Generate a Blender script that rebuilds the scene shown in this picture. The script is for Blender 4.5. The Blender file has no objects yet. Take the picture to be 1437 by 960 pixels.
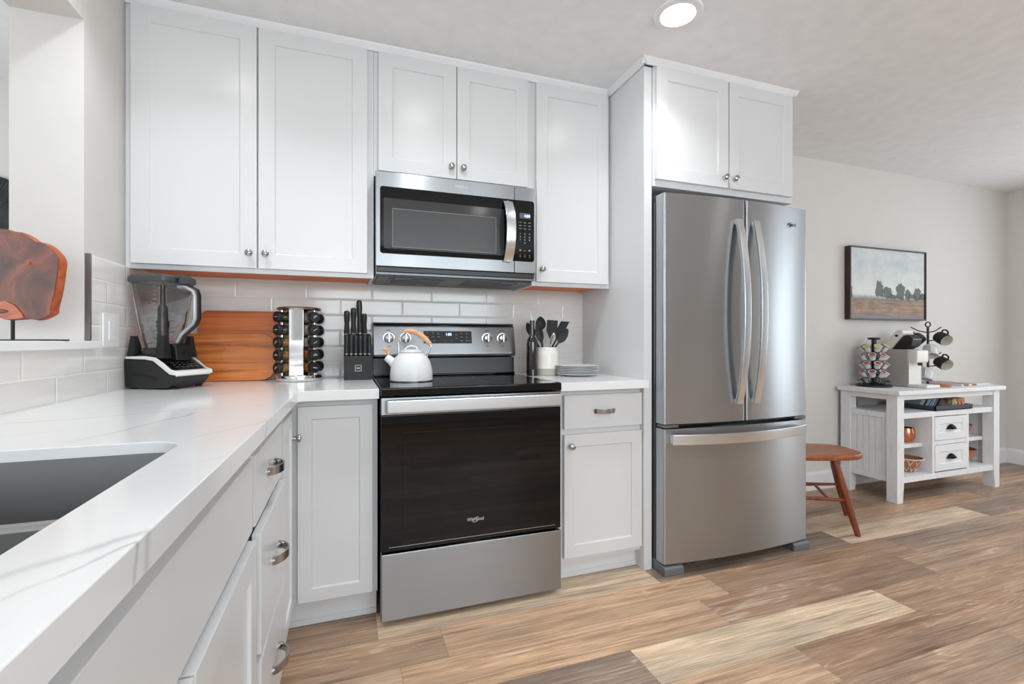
import bpy, bmesh, math, random
from mathutils import Vector, Matrix
random.seed(7)
PI = math.pi
scene = bpy.context.scene
COL = scene.collection

# ---------------------------------------------------------------- camera
YAW = 0.3374
cam_d = bpy.data.cameras.new('camera'); cam = bpy.data.objects.new('camera', cam_d); COL.objects.link(cam)
cam_d.sensor_width = 36.0; cam_d.lens = 36.0 * 659.74 / 1437.0
cam_d.shift_y = -1.4 / 1437.0
cam_d.clip_start = 0.02; cam_d.clip_end = 60
cam.location = (0.816, -2.5438, 1.0977)
cam.rotation_euler = (PI / 2, 0, -YAW)
scene.camera = cam

# ---------------------------------------------------------------- exposure, sky, daylight, fill lights
vs = scene.view_settings
scene.display_settings.display_device = 'sRGB'
vs.view_transform = 'Standard'; vs.look = 'None'; vs.gamma = 1.0; vs.use_curve_mapping = False
vs.exposure = 0.47
world = bpy.data.worlds.new('daylight_sky'); scene.world = world; world.use_nodes = True
bg = world.node_tree.nodes['Background']; bg.inputs[0].default_value = (0.86, 0.94, 1.0, 1); bg.inputs[1].default_value = 1.1

def area(name, loc, rot, sx, sy, power, color=(1, 1, 1), shape='RECTANGLE', spread=PI):
    l = bpy.data.lights.new(name, 'AREA'); l.shape = shape; l.size = sx; l.size_y = sy
    l.energy = power; l.color = color; l.spread = spread
    o = bpy.data.objects.new(name, l); COL.objects.link(o); o.location = loc; o.rotation_euler = rot
    return o
SKYLIGHT = (0.81, 0.915, 1.0)
area('daylight_side_window', (6.42, -2.73, 1.30), (0, PI / 2, 0), 1.9, 0.26, 4.0, SKYLIGHT)
area('daylight_side_window_pane', (6.42, -3.07, 1.30), (0, PI / 2, 0), 1.9, 0.26, 4.0, SKYLIGHT)
area('fill_dining_side', (6.42, -1.35, 1.45), (0, PI / 2, 0), 1.2, 1.0, 11.5, SKYLIGHT)  # added source in the unseen side wall, brightens the dining side
area('daylight_rear_windows', (1.75, -5.15, 1.6), (PI / 2, 0, 0), 2.8, 1.1, 50, SKYLIGHT)
area('fill_living_room', (-3.17, -1.5, 1.55), (0, -PI / 2, 0), 1.5, 1.7, 42, SKYLIGHT)  # unseen fill light, placed in a made-up living-room window
CAN_POWER = 2.7
CAN_SPOTS = [(0.30, -0.945), (1.20, -0.945), (2.10, -0.945), (0.75, -2.9), (2.10, -2.9), (3.9, -2.4), (5.3, -2.4)]  # rear four are unseen; the dining pair is added to brighten that side
CEIL = 2.445

# ---------------------------------------------------------------- mesh builder
INV = {}          # object -> inverse world matrix of its thing root

def root_inv(o):
    return INV.get(o.name) if o is not None else None

class MB:
    def __init__(s):
        s.bm = bmesh.new()
        s.cl = None
    def merge(s, t):
        me = bpy.data.meshes.new('tmp'); t.to_mesh(me); t.free()
        s.bm.from_mesh(me); bpy.data.meshes.remove(me); return s
    def box(s, x0, y0, z0, x1, y1, z1, b=0.0, seg=2):
        t = bmesh.new()
        x0, x1 = min(x0, x1), max(x0, x1); y0, y1 = min(y0, y1), max(y0, y1); z0, z1 = min(z0, z1), max(z0, z1)
        v = [t.verts.new(p) for p in ((x0,y0,z0),(x1,y0,z0),(x1,y1,z0),(x0,y1,z0),(x0,y0,z1),(x1,y0,z1),(x1,y1,z1),(x0,y1,z1))]
        for f in ((3,2,1,0),(4,5,6,7),(0,1,5,4),(1,2,6,5),(2,3,7,6),(3,0,4,7)):
            t.faces.new([v[i] for i in f])
        if b > 0: bmesh.ops.bevel(t, geom=t.edges[:], offset=b, segments=seg, profile=0.5, affect='EDGES')
        return s.merge(t)
    def prism(s, pts, axis, a, b, bev=0.0, seg=2):
        """2-D polygon extruded along axis; pts are the other two coordinates in xyz order"""
        t = bmesh.new()
        def P(p, w):
            if axis == 'x': return (w, p[0], p[1])
            if axis == 'y': return (p[0], w, p[1])
            return (p[0], p[1], w)
        A = [t.verts.new(P(p, a)) for p in pts]; B = [t.verts.new(P(p, b)) for p in pts]
        n = len(pts)
        t.faces.new(A); t.faces.new(B[::-1])
        for i in range(n): t.faces.new((A[i], B[i], B[(i+1) % n], A[(i+1) % n]))
        bmesh.ops.recalc_face_normals(t, faces=t.faces[:])
        if bev > 0:
            ed = [e for e in t.edges if len(e.link_faces) == 2 and e.calc_face_angle(0) > 0.5]
            bmesh.ops.bevel(t, geom=ed, offset=bev, segments=seg, profile=0.5, affect='EDGES')
        return s.merge(t)
    def lathe(s, prof, c=(0,0,0), n=32, axis='z', close=True):
        """prof: (r, h) list, revolved about the axis through c"""
        t = bmesh.new(); rings = []
        def P(r, h, a):
            u, v = r * math.cos(a), r * math.sin(a)
            q = {'z': (u, v, h), 'x': (h, u, v), 'y': (v, h, u)}[axis]
            return (q[0] + c[0], q[1] + c[1], q[2] + c[2])
        for r, h in prof:
            if r < 1e-6: rings.append([t.verts.new(P(0, h, 0))])
            else: rings.append([t.verts.new(P(r, h, 2 * PI * i / n)) for i in range(n)])
        for A, B in zip(rings, rings[1:]):
            for i in range(n):
                j = (i + 1) % n
                if len(A) == 1 and len(B) == 1: continue
                if len(A) == 1: t.faces.new((A[0], B[i], B[j]))
                elif len(B) == 1: t.faces.new((A[i], A[j], B[0]))
                else: t.faces.new((A[i], A[j], B[j], B[i]))
        bmesh.ops.recalc_face_normals(t, faces=t.faces[:])
        return s.merge(t)
    def tube(s, pts, r, n=10, closed=False, flat=None):
        """sweep a circle (or flat=(w,h) ellipse) along pts; r float or list"""
        t = bmesh.new(); P = [Vector(p) for p in pts]; m = len(P); rings = []
        up = None
        for i in range(m):
            if closed: d = P[(i+1) % m] - P[i-1]
            else: d = P[min(i+1, m-1)] - P[max(i-1, 0)]
            d.normalize()
            if up is None:
                up = Vector((0,0,1)) if abs(d.z) < 0.9 else Vector((1,0,0))
            sd = d.cross(up).normalized(); up = sd.cross(d).normalized()
            rr = r[i] if isinstance(r, (list, tuple)) else r
            fw, fh = flat if flat else (1, 1)
            rings.append([t.verts.new(P[i] + sd * rr * fw * math.cos(2*PI*k/n) + up * rr * fh * math.sin(2*PI*k/n)) for k in range(n)])
        R = list(zip(rings, rings[1:]))
        if closed: R.append((rings[-1], rings[0]))
        for A, B in R:
            for k in range(n): t.faces.new((A[k], A[(k+1) % n], B[(k+1) % n], B[k]))
        if not closed: t.faces.new(rings[0][::-1]); t.faces.new(rings[-1])
        bmesh.ops.recalc_face_normals(t, faces=t.faces[:])
        return s.merge(t)
    def band(s, pts, wv, th):
        """flat strap: pts centre line, wv width vector, th thickness"""
        t = bmesh.new(); P = [Vector(p) for p in pts]; w = Vector(wv) * 0.5; rings = []
        for i in range(len(P)):
            d = (P[min(i+1, len(P)-1)] - P[max(i-1, 0)]).normalized()
            nn = d.cross(w).normalized() * th * 0.5
            rings.append([t.verts.new(P[i] + q) for q in (w + nn, w - nn, -w - nn, -w + nn)])
        for A, B in zip(rings, rings[1:]):
            for k in range(4): t.faces.new((A[k], A[(k+1) % 4], B[(k+1) % 4], B[k]))
        t.faces.new(rings[0][::-1]); t.faces.new(rings[-1])
        bmesh.ops.recalc_face_normals(t, faces=t.faces[:])
        ed = [e for e in t.edges if len(e.link_faces) == 2 and e.calc_face_angle(0) > 0.9]
        bmesh.ops.bevel(t, geom=ed, offset=th * 0.2, segments=2, profile=0.5, affect='EDGES')
        return s.merge(t)
    def ball(s, c, r, n=20):
        t = bmesh.new(); bmesh.ops.create_uvsphere(t, u_segments=n, v_segments=n // 2, radius=1)
        rr = r if isinstance(r, (tuple, list)) else (r, r, r)
        for v in t.verts: v.co = Vector((v.co.x*rr[0]+c[0], v.co.y*rr[1]+c[1], v.co.z*rr[2]+c[2]))
        return s.merge(t)
    def loft(s, rings, cap=True):
        t = bmesh.new(); R = [[t.verts.new(p) for p in ring] for ring in rings]; n = len(R[0])
        for A, B in zip(R, R[1:]):
            for k in range(n): t.faces.new((A[k], A[(k+1) % n], B[(k+1) % n], B[k]))
        if cap: t.faces.new(R[0][::-1]); t.faces.new(R[-1])
        bmesh.ops.recalc_face_normals(t, faces=t.faces[:])
        return s.merge(t)
    def xf(s, M):
        bmesh.ops.transform(s.bm, matrix=M, verts=s.bm.verts[:]); return s
    def rot(s, c, axis, ang):
        return s.xf(Matrix.Translation(c) @ Matrix.Rotation(ang, 4, axis) @ Matrix.Translation(-Vector(c)))
    def build(s, name, m, parent=None, local=False, smooth=40):
        if parent is not None and not local:
            bmesh.ops.transform(s.bm, matrix=INV[parent.name], verts=s.bm.verts[:])
        me = bpy.data.meshes.new(name); s.bm.to_mesh(me); s.bm.free()
        if smooth:
            me.polygons.foreach_set('use_smooth', [True] * len(me.polygons))
            me.set_sharp_from_angle(angle=math.radians(smooth))
        me.materials.append(m)
        o = bpy.data.objects.new(name, me); COL.objects.link(o)
        if smooth:
            wn = o.modifiers.new('weighted_normal', 'WEIGHTED_NORMAL'); wn.mode = 'FACE_AREA'; wn.weight = 70; wn.keep_sharp = True
        if parent is not None:
            o.parent = parent; INV[o.name] = INV[parent.name]
        else: INV[o.name] = Matrix.Identity(4)
        return o

def tag(o, label, cat, group=None):
    o['label'] = label; o['category'] = cat
    if group: o['group'] = group
    return o
def thing(name, label, cat, loc=(0,0,0), rz=0.0, group=None):
    o = bpy.data.objects.new(name, None); o.empty_display_size = 0.05; COL.objects.link(o)
    o.location = loc; o.rotation_euler = (0, 0, rz)
    INV[o.name] = (Matrix.Translation(loc) @ Matrix.Rotation(rz, 4, 'Z')).inverted()
    return tag(o, label, cat, group)
def structure(o): o['kind'] = 'structure'; return o
def dup(src, loc, rot, label, group=None):
    def cp(o, par):
        c = o.copy(); COL.objects.link(c); c.parent = par
        for ch in list(o.children): cp(ch, c)
        return c
    r = cp(src, None); r.location = loc; r.rotation_euler = rot; r['label'] = label
    if group: r['group'] = group
    return r
def set_origin(o, p):
    """move a single-mesh thing's origin to p without moving its geometry"""
    o.data.transform(Matrix.Translation(-Vector(p))); o.location = p
    return o

# ---------------------------------------------------------------- materials
def lin(r, g=None, b=None):
    if g is None: g = b = r
    f = lambda c: (c/255/12.92) if c/255 <= 0.04045 else ((c/255 + 0.055)/1.055) ** 2.4
    return (f(r), f(g), f(b), 1.0)
class NT:
    def __init__(s, name):
        s.m = bpy.data.materials.new(name); s.m.use_nodes = True; s.t = s.m.node_tree; s.N = s.t.nodes; s.L = s.t.links
        s.p = s.N['Principled BSDF']; s.out = s.N['Material Output']
    def n(s, typ, **kw):
        o = s.N.new(typ)
        for k, v in kw.items(): setattr(o, k, v)
        return o
    def set(s, node, **kw):
        for k, v in kw.items():
            i = node.inputs[k.replace('_', ' ')] if isinstance(k, str) else node.inputs[k]
            if hasattr(v, 'links') or isinstance(v, bpy.types.NodeSocket): s.L.new(v, i)
            else: i.default_value = v
        return node
    def math(s, op, a, b=None, clamp=False):
        o = s.n('ShaderNodeMath', operation=op, use_clamp=clamp)
        for i, v in enumerate((a, b)):
            if v is None: continue
            if isinstance(v, bpy.types.NodeSocket): s.L.new(v, o.inputs[i])
            else: o.inputs[i].default_value = v
        return o.outputs[0]
    def coord(s, scale=(1,1,1), loc=(0,0,0), src='Object'):
        c = s.n('ShaderNodeTexCoord'); mp = s.n('ShaderNodeMapping')
        s.L.new(c.outputs[src], mp.inputs[0]); mp.inputs['Scale'].default_value = scale; mp.inputs['Location'].default_value = loc
        return mp.outputs[0]
    def noise(s, vec, scale, detail=4, rough=0.5, dist=0.0):
        o = s.n('ShaderNodeTexNoise'); s.L.new(vec, o.inputs['Vector'])
        o.inputs['Scale'].default_value = scale; o.inputs['Detail'].default_value = detail
        o.inputs['Roughness'].default_value = rough; o.inputs['Distortion'].default_value = dist
        return o.outputs['Fac']
    def ramp(s, fac, stops):
        o = s.n('ShaderNodeValToRGB'); s.L.new(fac, o.inputs[0]); e = o.color_ramp.elements
        e[0].position, e[0].color = stops[0]; e[1].position, e[1].color = stops[1]
        for p, c in stops[2:]:
            k = e.new(p); k.color = c
        return o.outputs[0]
    def mix(s, fac, a, b, mode='MIX'):
        o = s.n('ShaderNodeMix', data_type='RGBA', blend_type=mode)
        for i, v in ((0, fac), (6, a), (7, b)):
            if isinstance(v, bpy.types.NodeSocket): s.L.new(v, o.inputs[i])
            else: o.inputs[i].default_value = v
        return o.outputs[2]
    def bump(s, h, strength=0.2, dist=0.001):
        o = s.n('ShaderNodeBump'); s.L.new(h, o.inputs['Height']); o.inputs['Strength'].default_value = strength
        o.inputs['Distance'].default_value = dist; s.L.new(o.outputs[0], s.p.inputs['Normal'])
def mat(name, col, rough=0.5, metal=0.0, var=0.04, nscale=6.0, bump=0.0, bscale=60.0, coat=0.0, emit=None, spec=None, aniso=0.0):
    s = NT(name); v = s.coord()
    if var > 0:
        f = s.noise(v, nscale)
        lo = tuple(max(0, c * (1 - var)) for c in col[:3]) + (1,); hi = tuple(min(1, c * (1 + var)) for c in col[:3]) + (1,)
        s.L.new(s.ramp(f, [(0.3, lo), (0.7, hi)]), s.p.inputs['Base Color'])
    else: s.p.inputs['Base Color'].default_value = col
    s.p.inputs['Roughness'].default_value = rough; s.p.inputs['Metallic'].default_value = metal
    if spec is not None: s.p.inputs['Specular IOR Level'].default_value = spec
    if coat: s.p.inputs['Coat Weight'].default_value = coat; s.p.inputs['Coat Roughness'].default_value = 0.05
    if bump: s.bump(s.noise(v, bscale, 3), bump, 0.001)
    if emit: s.p.inputs['Emission Color'].default_value = emit[0]; s.p.inputs['Emission Strength'].default_value = emit[1]
    return s.m
def brushed(name, col, rough=0.28, scale=(1.5, 1.5, 260), aniso=0.6, rot=0.25):
    s = NT(name); v = s.coord(scale)
    f = s.noise(v, 3.0, 3)
    c0 = tuple(c * 0.985 for c in col[:3]) + (1,); c1 = tuple(min(1, c * 1.015) for c in col[:3]) + (1,)
    s.L.new(s.ramp(f, [(0.3, c0), (0.7, c1)]), s.p.inputs['Base Color'])
    s.p.inputs['Metallic'].default_value = 1.0
    s.L.new(s.math('ADD', s.math('MULTIPLY', f, 0.03), rough - 0.015), s.p.inputs['Roughness'])
    if aniso:
        s.p.inputs['Anisotropic'].default_value = aniso; s.p.inputs['Anisotropic Rotation'].default_value = rot
        tg = s.n('ShaderNodeTangent', direction_type='RADIAL', axis='Z'); s.L.new(tg.outputs[0], s.p.inputs['Tangent'])
    s.bump(f, 0.006, 0.0005)
    return s.m
def wood(name, dark, mid, light, scale=(3, 30, 30), rough=0.4, coat=0.0, seed=0.0):
    s = NT(name); v = s.coord(scale, (seed, seed * 1.7, seed * 0.6))
    f = s.noise(v, 1.0, 8, 0.6, 0.8); g = s.noise(s.coord((scale[0]*0.5, scale[1]*6, scale[2]*6)), 1.0, 3, 0.6)
    f2 = s.math('ADD', s.math('MULTIPLY', f, 0.75), s.math('MULTIPLY', g, 0.25))
    s.L.new(s.ramp(f2, [(0.30, dark), (0.72, light), (0.5, mid)]), s.p.inputs['Base Color'])
    s.p.inputs['Roughness'].default_value = rough
    if coat: s.p.inputs['Coat Weight'].default_value = coat
    s.bump(g, 0.08, 0.001)
    return s.m

def tile_material(name, along, x0, z0):
    """running-bond glazed tile 0.3087 x 0.0787 m, laid along one wall axis"""
    s = NT(name); c = s.n('ShaderNodeTexCoord'); sp = s.n('ShaderNodeSeparateXYZ'); s.L.new(c.outputs['Object'], sp.inputs[0])
    u = s.math('SUBTRACT', sp.outputs[along], x0); w = s.math('SUBTRACT', sp.outputs[2], z0)
    cb = s.n('ShaderNodeCombineXYZ'); s.L.new(u, cb.inputs[0]); s.L.new(w, cb.inputs[1])
    def brick(ms, smooth):
        b = s.n('ShaderNodeTexBrick'); s.L.new(cb.outputs[0], b.inputs['Vector']); b.offset = 0.5; b.offset_frequency = 2
        b.inputs['Scale'].default_value = 1.0; b.inputs['Brick Width'].default_value = 0.3087; b.inputs['Row Height'].default_value = 0.0787
        b.inputs['Mortar Size'].default_value = ms; b.inputs['Mortar Smooth'].default_value = smooth; b.inputs['Bias'].default_value = 0.0
        b.inputs['Color1'].default_value = lin(229, 226, 221); b.inputs['Color2'].default_value = lin(235, 232, 227); b.inputs['Mortar'].default_value = lin(238, 237, 234)
        return b
    b = brick(0.0016, 0.0); b2 = brick(0.007, 1.0)
    st = s.n('ShaderNodeCombineXYZ'); s.L.new(s.math('MULTIPLY', u, 3.0), st.inputs[0]); s.L.new(s.math('MULTIPLY', w, 30.0), st.inputs[1])
    f = s.noise(st.outputs[0], 1.6, 4)
    col = s.mix(s.ramp(f, [(0.35, (0,0,0,1)), (0.75, (0.4,0.4,0.4,1))]), b.outputs['Color'], lin(214, 210, 204))
    s.L.new(col, s.p.inputs['Base Color'])
    s.L.new(s.math('ADD', s.math('MULTIPLY', b.outputs['Fac'], 0.6), 0.12), s.p.inputs['Roughness'])
    wav = s.noise(cb.outputs[0], 9.0, 2)
    h = s.math('ADD', s.math('SUBTRACT', 1.0, b2.outputs['Fac']), s.math('MULTIPLY', wav, 0.5))
    s.bump(h, 0.5, 0.0022)
    return s.m

def quartz_material():
    s = NT('white_quartz'); c = s.n('ShaderNodeTexCoord'); sp = s.n('ShaderNodeSeparateXYZ')
    nz = s.n('ShaderNodeTexNoise'); s.L.new(c.outputs['Object'], nz.inputs['Vector']); nz.inputs['Scale'].default_value = 3.2; nz.inputs['Detail'].default_value = 5
    vm = s.n('ShaderNodeVectorMath', operation='SUBTRACT'); s.L.new(nz.outputs['Color'], vm.inputs[0]); vm.inputs[1].default_value = (0.5, 0.5, 0.5)
    vs_ = s.n('ShaderNodeVectorMath', operation='SCALE'); s.L.new(vm.outputs[0], vs_.inputs[0]); vs_.inputs['Scale'].default_value = 0.13
    va = s.n('ShaderNodeVectorMath', operation='ADD'); s.L.new(c.outputs['Object'], va.inputs[0]); s.L.new(vs_.outputs[0], va.inputs[1])
    s.L.new(va.outputs[0], sp.inputs[0]); X, Y, Z = sp.outputs
    veins = [  # x0,y0 -> x1,y1, half width, strength
        (0.05, -1.22, 0.66, -0.97, 0.007, 0.55), (0.34, -1.48, 0.46, -1.10, 0.010, 0.5), (0.50, -1.55, 0.66, -1.28, 0.004, 0.4),
        (0.50, -2.14, 0.66, -1.98, 0.012, 0.45), (0.58, -2.13, 0.66, -2.00, 0.005, 0.6), (0.05, -0.75, 0.85, -0.50, 0.005, 0.35),
        (0.12, -1.02, 0.60, -0.40, 0.006, 0.35), (0.45, -0.35, 0.93, -0.58, 0.004, 0.3), (0.02, -1.45, 0.30, -1.30, 0.004, 0.3),
        (1.70, -0.5, 2.1, -0.25, 0.005, 0.35), (1.98, -0.72, 2.10, -0.45, 0.008, 0.45), (0.55, -1.80, 0.70, -1.62, 0.005, 0.2)]
    brk = s.ramp(s.noise(c.outputs['Object'], 7.0, 5, 0.65), [(0.36, (0.12,)*3+(1,)), (0.62, (0.85,)*3+(1,))])
    tot = None
    for x0, y0, x1, y1, hw, st in veins:
        L = math.hypot(x1-x0, y1-y0); ux, uy = (x1-x0)/L, (y1-y0)/L
        a = s.math('SUBTRACT', X, x0); b = s.math('SUBTRACT', Y, y0)
        along = s.math('ADD', s.math('MULTIPLY', a, ux), s.math('MULTIPLY', b, uy))
        across = s.math('ABSOLUTE', s.math('ADD', s.math('MULTIPLY', a, -uy), s.math('MULTIPLY', b, ux)))
        near = s.math('SUBTRACT', 1.0, s.math('DIVIDE', across, hw), True)
        mid = s.math('SUBTRACT', 1.0, s.math('POWER', s.math('ABSOLUTE', s.math('DIVIDE', s.math('SUBTRACT', along, L/2), L/2)), 6.0), True)
        v = s.math('MULTIPLY', s.math('MULTIPLY', s.math('MULTIPLY', s.math('POWER', near, 1.3), mid), st), brk)
        tot = v if tot is None else s.math('MAXIMUM', tot, v)
    cloud = s.noise(c.outputs['Object'], 2.2, 5, 0.6)
    base = s.mix(s.ramp(cloud, [(0.45, (0,0,0,1)), (0.8, (0.25,0.25,0.25,1))]), lin(236, 236, 235), lin(214, 214, 213))
    s.L.new(s.mix(tot, base, lin(120, 119, 118)), s.p.inputs['Base Color'])
    s.p.inputs['Roughness'].default_value = 0.13
    return s.m

def clear_material(name, tint, gloss=0.03, amount=0.12):
    s = NT(name); s.N.remove(s.p)
    tr = s.n('ShaderNodeBsdfTransparent'); tr.inputs[0].default_value = tint
    gl = s.n('ShaderNodeBsdfGlossy'); gl.inputs['Roughness'].default_value = gloss; gl.inputs[0].default_value = (1,1,1,1)
    lw = s.n('ShaderNodeFresnel'); lw.inputs[0].default_value = 1.45
    f = s.math('ADD', s.math('MULTIPLY', lw.outputs[0], 0.8), amount * s_noise_const(), True)
    mx = s.n('ShaderNodeMixShader'); s.L.new(f, mx.inputs[0]); s.L.new(tr.outputs[0], mx.inputs[1]); s.L.new(gl.outputs[0], mx.inputs[2])
    s.L.new(mx.outputs[0], s.out.inputs[0])
    return s.m
def s_noise_const(): return 0.3

def attr_floor_material():
    s = NT('vinyl_plank'); a = s.n('ShaderNodeAttribute', attribute_name='plank'); r = s.n('ShaderNodeAttribute', attribute_name='shift')
    c = s.n('ShaderNodeTexCoord')
    off = s.n('ShaderNodeVectorMath', operation='SCALE'); s.L.new(r.outputs['Color'], off.inputs[0]); off.inputs['Scale'].default_value = 23.0
    va = s.n('ShaderNodeVectorMath', operation='ADD'); s.L.new(c.outputs['Object'], va.inputs[0]); s.L.new(off.outputs[0], va.inputs[1])
    def mp(sc):
        m = s.n('ShaderNodeMapping'); s.L.new(va.outputs[0], m.inputs[0]); m.inputs['Scale'].default_value = sc; return m.outputs[0]
    g1 = s.noise(mp((1.0, 36, 1)), 1.0, 9, 0.68, 0.6); g2 = s.noise(mp((4.5, 170, 1)), 1.0, 4, 0.72, 0.1); g3 = s.noise(mp((1.3, 7, 1)), 1.0, 4, 0.6, 0.3)
    c1 = s.mix(1.0, a.outputs['Color'], s.ramp(g1, [(0.34, (0.60,0.54,0.48,1)), (0.66, (1.24,1.23,1.21,1)), (0.46, (0.98,0.96,0.93,1))]), 'MULTIPLY')
    c2 = s.mix(1.0, c1, s.ramp(g2, [(0.34, (0.66,0.61,0.57,1)), (0.62, (1.12,1.12,1.13,1))]), 'MULTIPLY')
    c3 = s.mix(1.0, c2, s.ramp(g3, [(0.36, (0.78,0.80,0.83,1)), (0.64, (1.14,1.08,1.02,1))]), 'MULTIPLY')
    kn = s.n('ShaderNodeTexVoronoi'); s.L.new(mp((1.1, 6.5, 1)), kn.inputs['Vector']); kn.inputs['Scale'].default_value = 1.0
    c3 = s.mix(s.ramp(kn.outputs['Distance'], [(0.03, (0.7,0.7,0.7,1)), (0.10, (0,0,0,1))]), c3, lin(92, 70, 54))
    sp = s.n('ShaderNodeSeparateXYZ'); s.L.new(va.outputs[0], sp.inputs[0])
    warp = s.noise(mp((1.0, 5.5, 1)), 1.0, 3, 0.5, 0.4)
    ph = s.math('ADD', s.math('MULTIPLY', sp.outputs[1], 210.0), s.math('MULTIPLY', warp, 95.0))
    ln = s.math('MULTIPLY', s.math('ADD', s.math('SINE', ph), 1.0), 0.5)
    lf = s.math('MULTIPLY', s.math('MULTIPLY', s.math('POWER', ln, 5.0), s.ramp(g2, [(0.42, (0,0,0,1)), (0.58, (1,1,1,1))])), s.ramp(g3, [(0.46, (0,0,0,1)), (0.62, (0.42,0.42,0.42,1))]))
    s.L.new(s.mix(lf, c3, lin(236, 226, 212)), s.p.inputs['Base Color'])
    s.L.new(s.math('ADD', s.math('MULTIPLY', g2, 0.15), 0.34), s.p.inputs['Roughness'])
    s.bump(g2, 0.12, 0.001)
    return s.m

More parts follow.
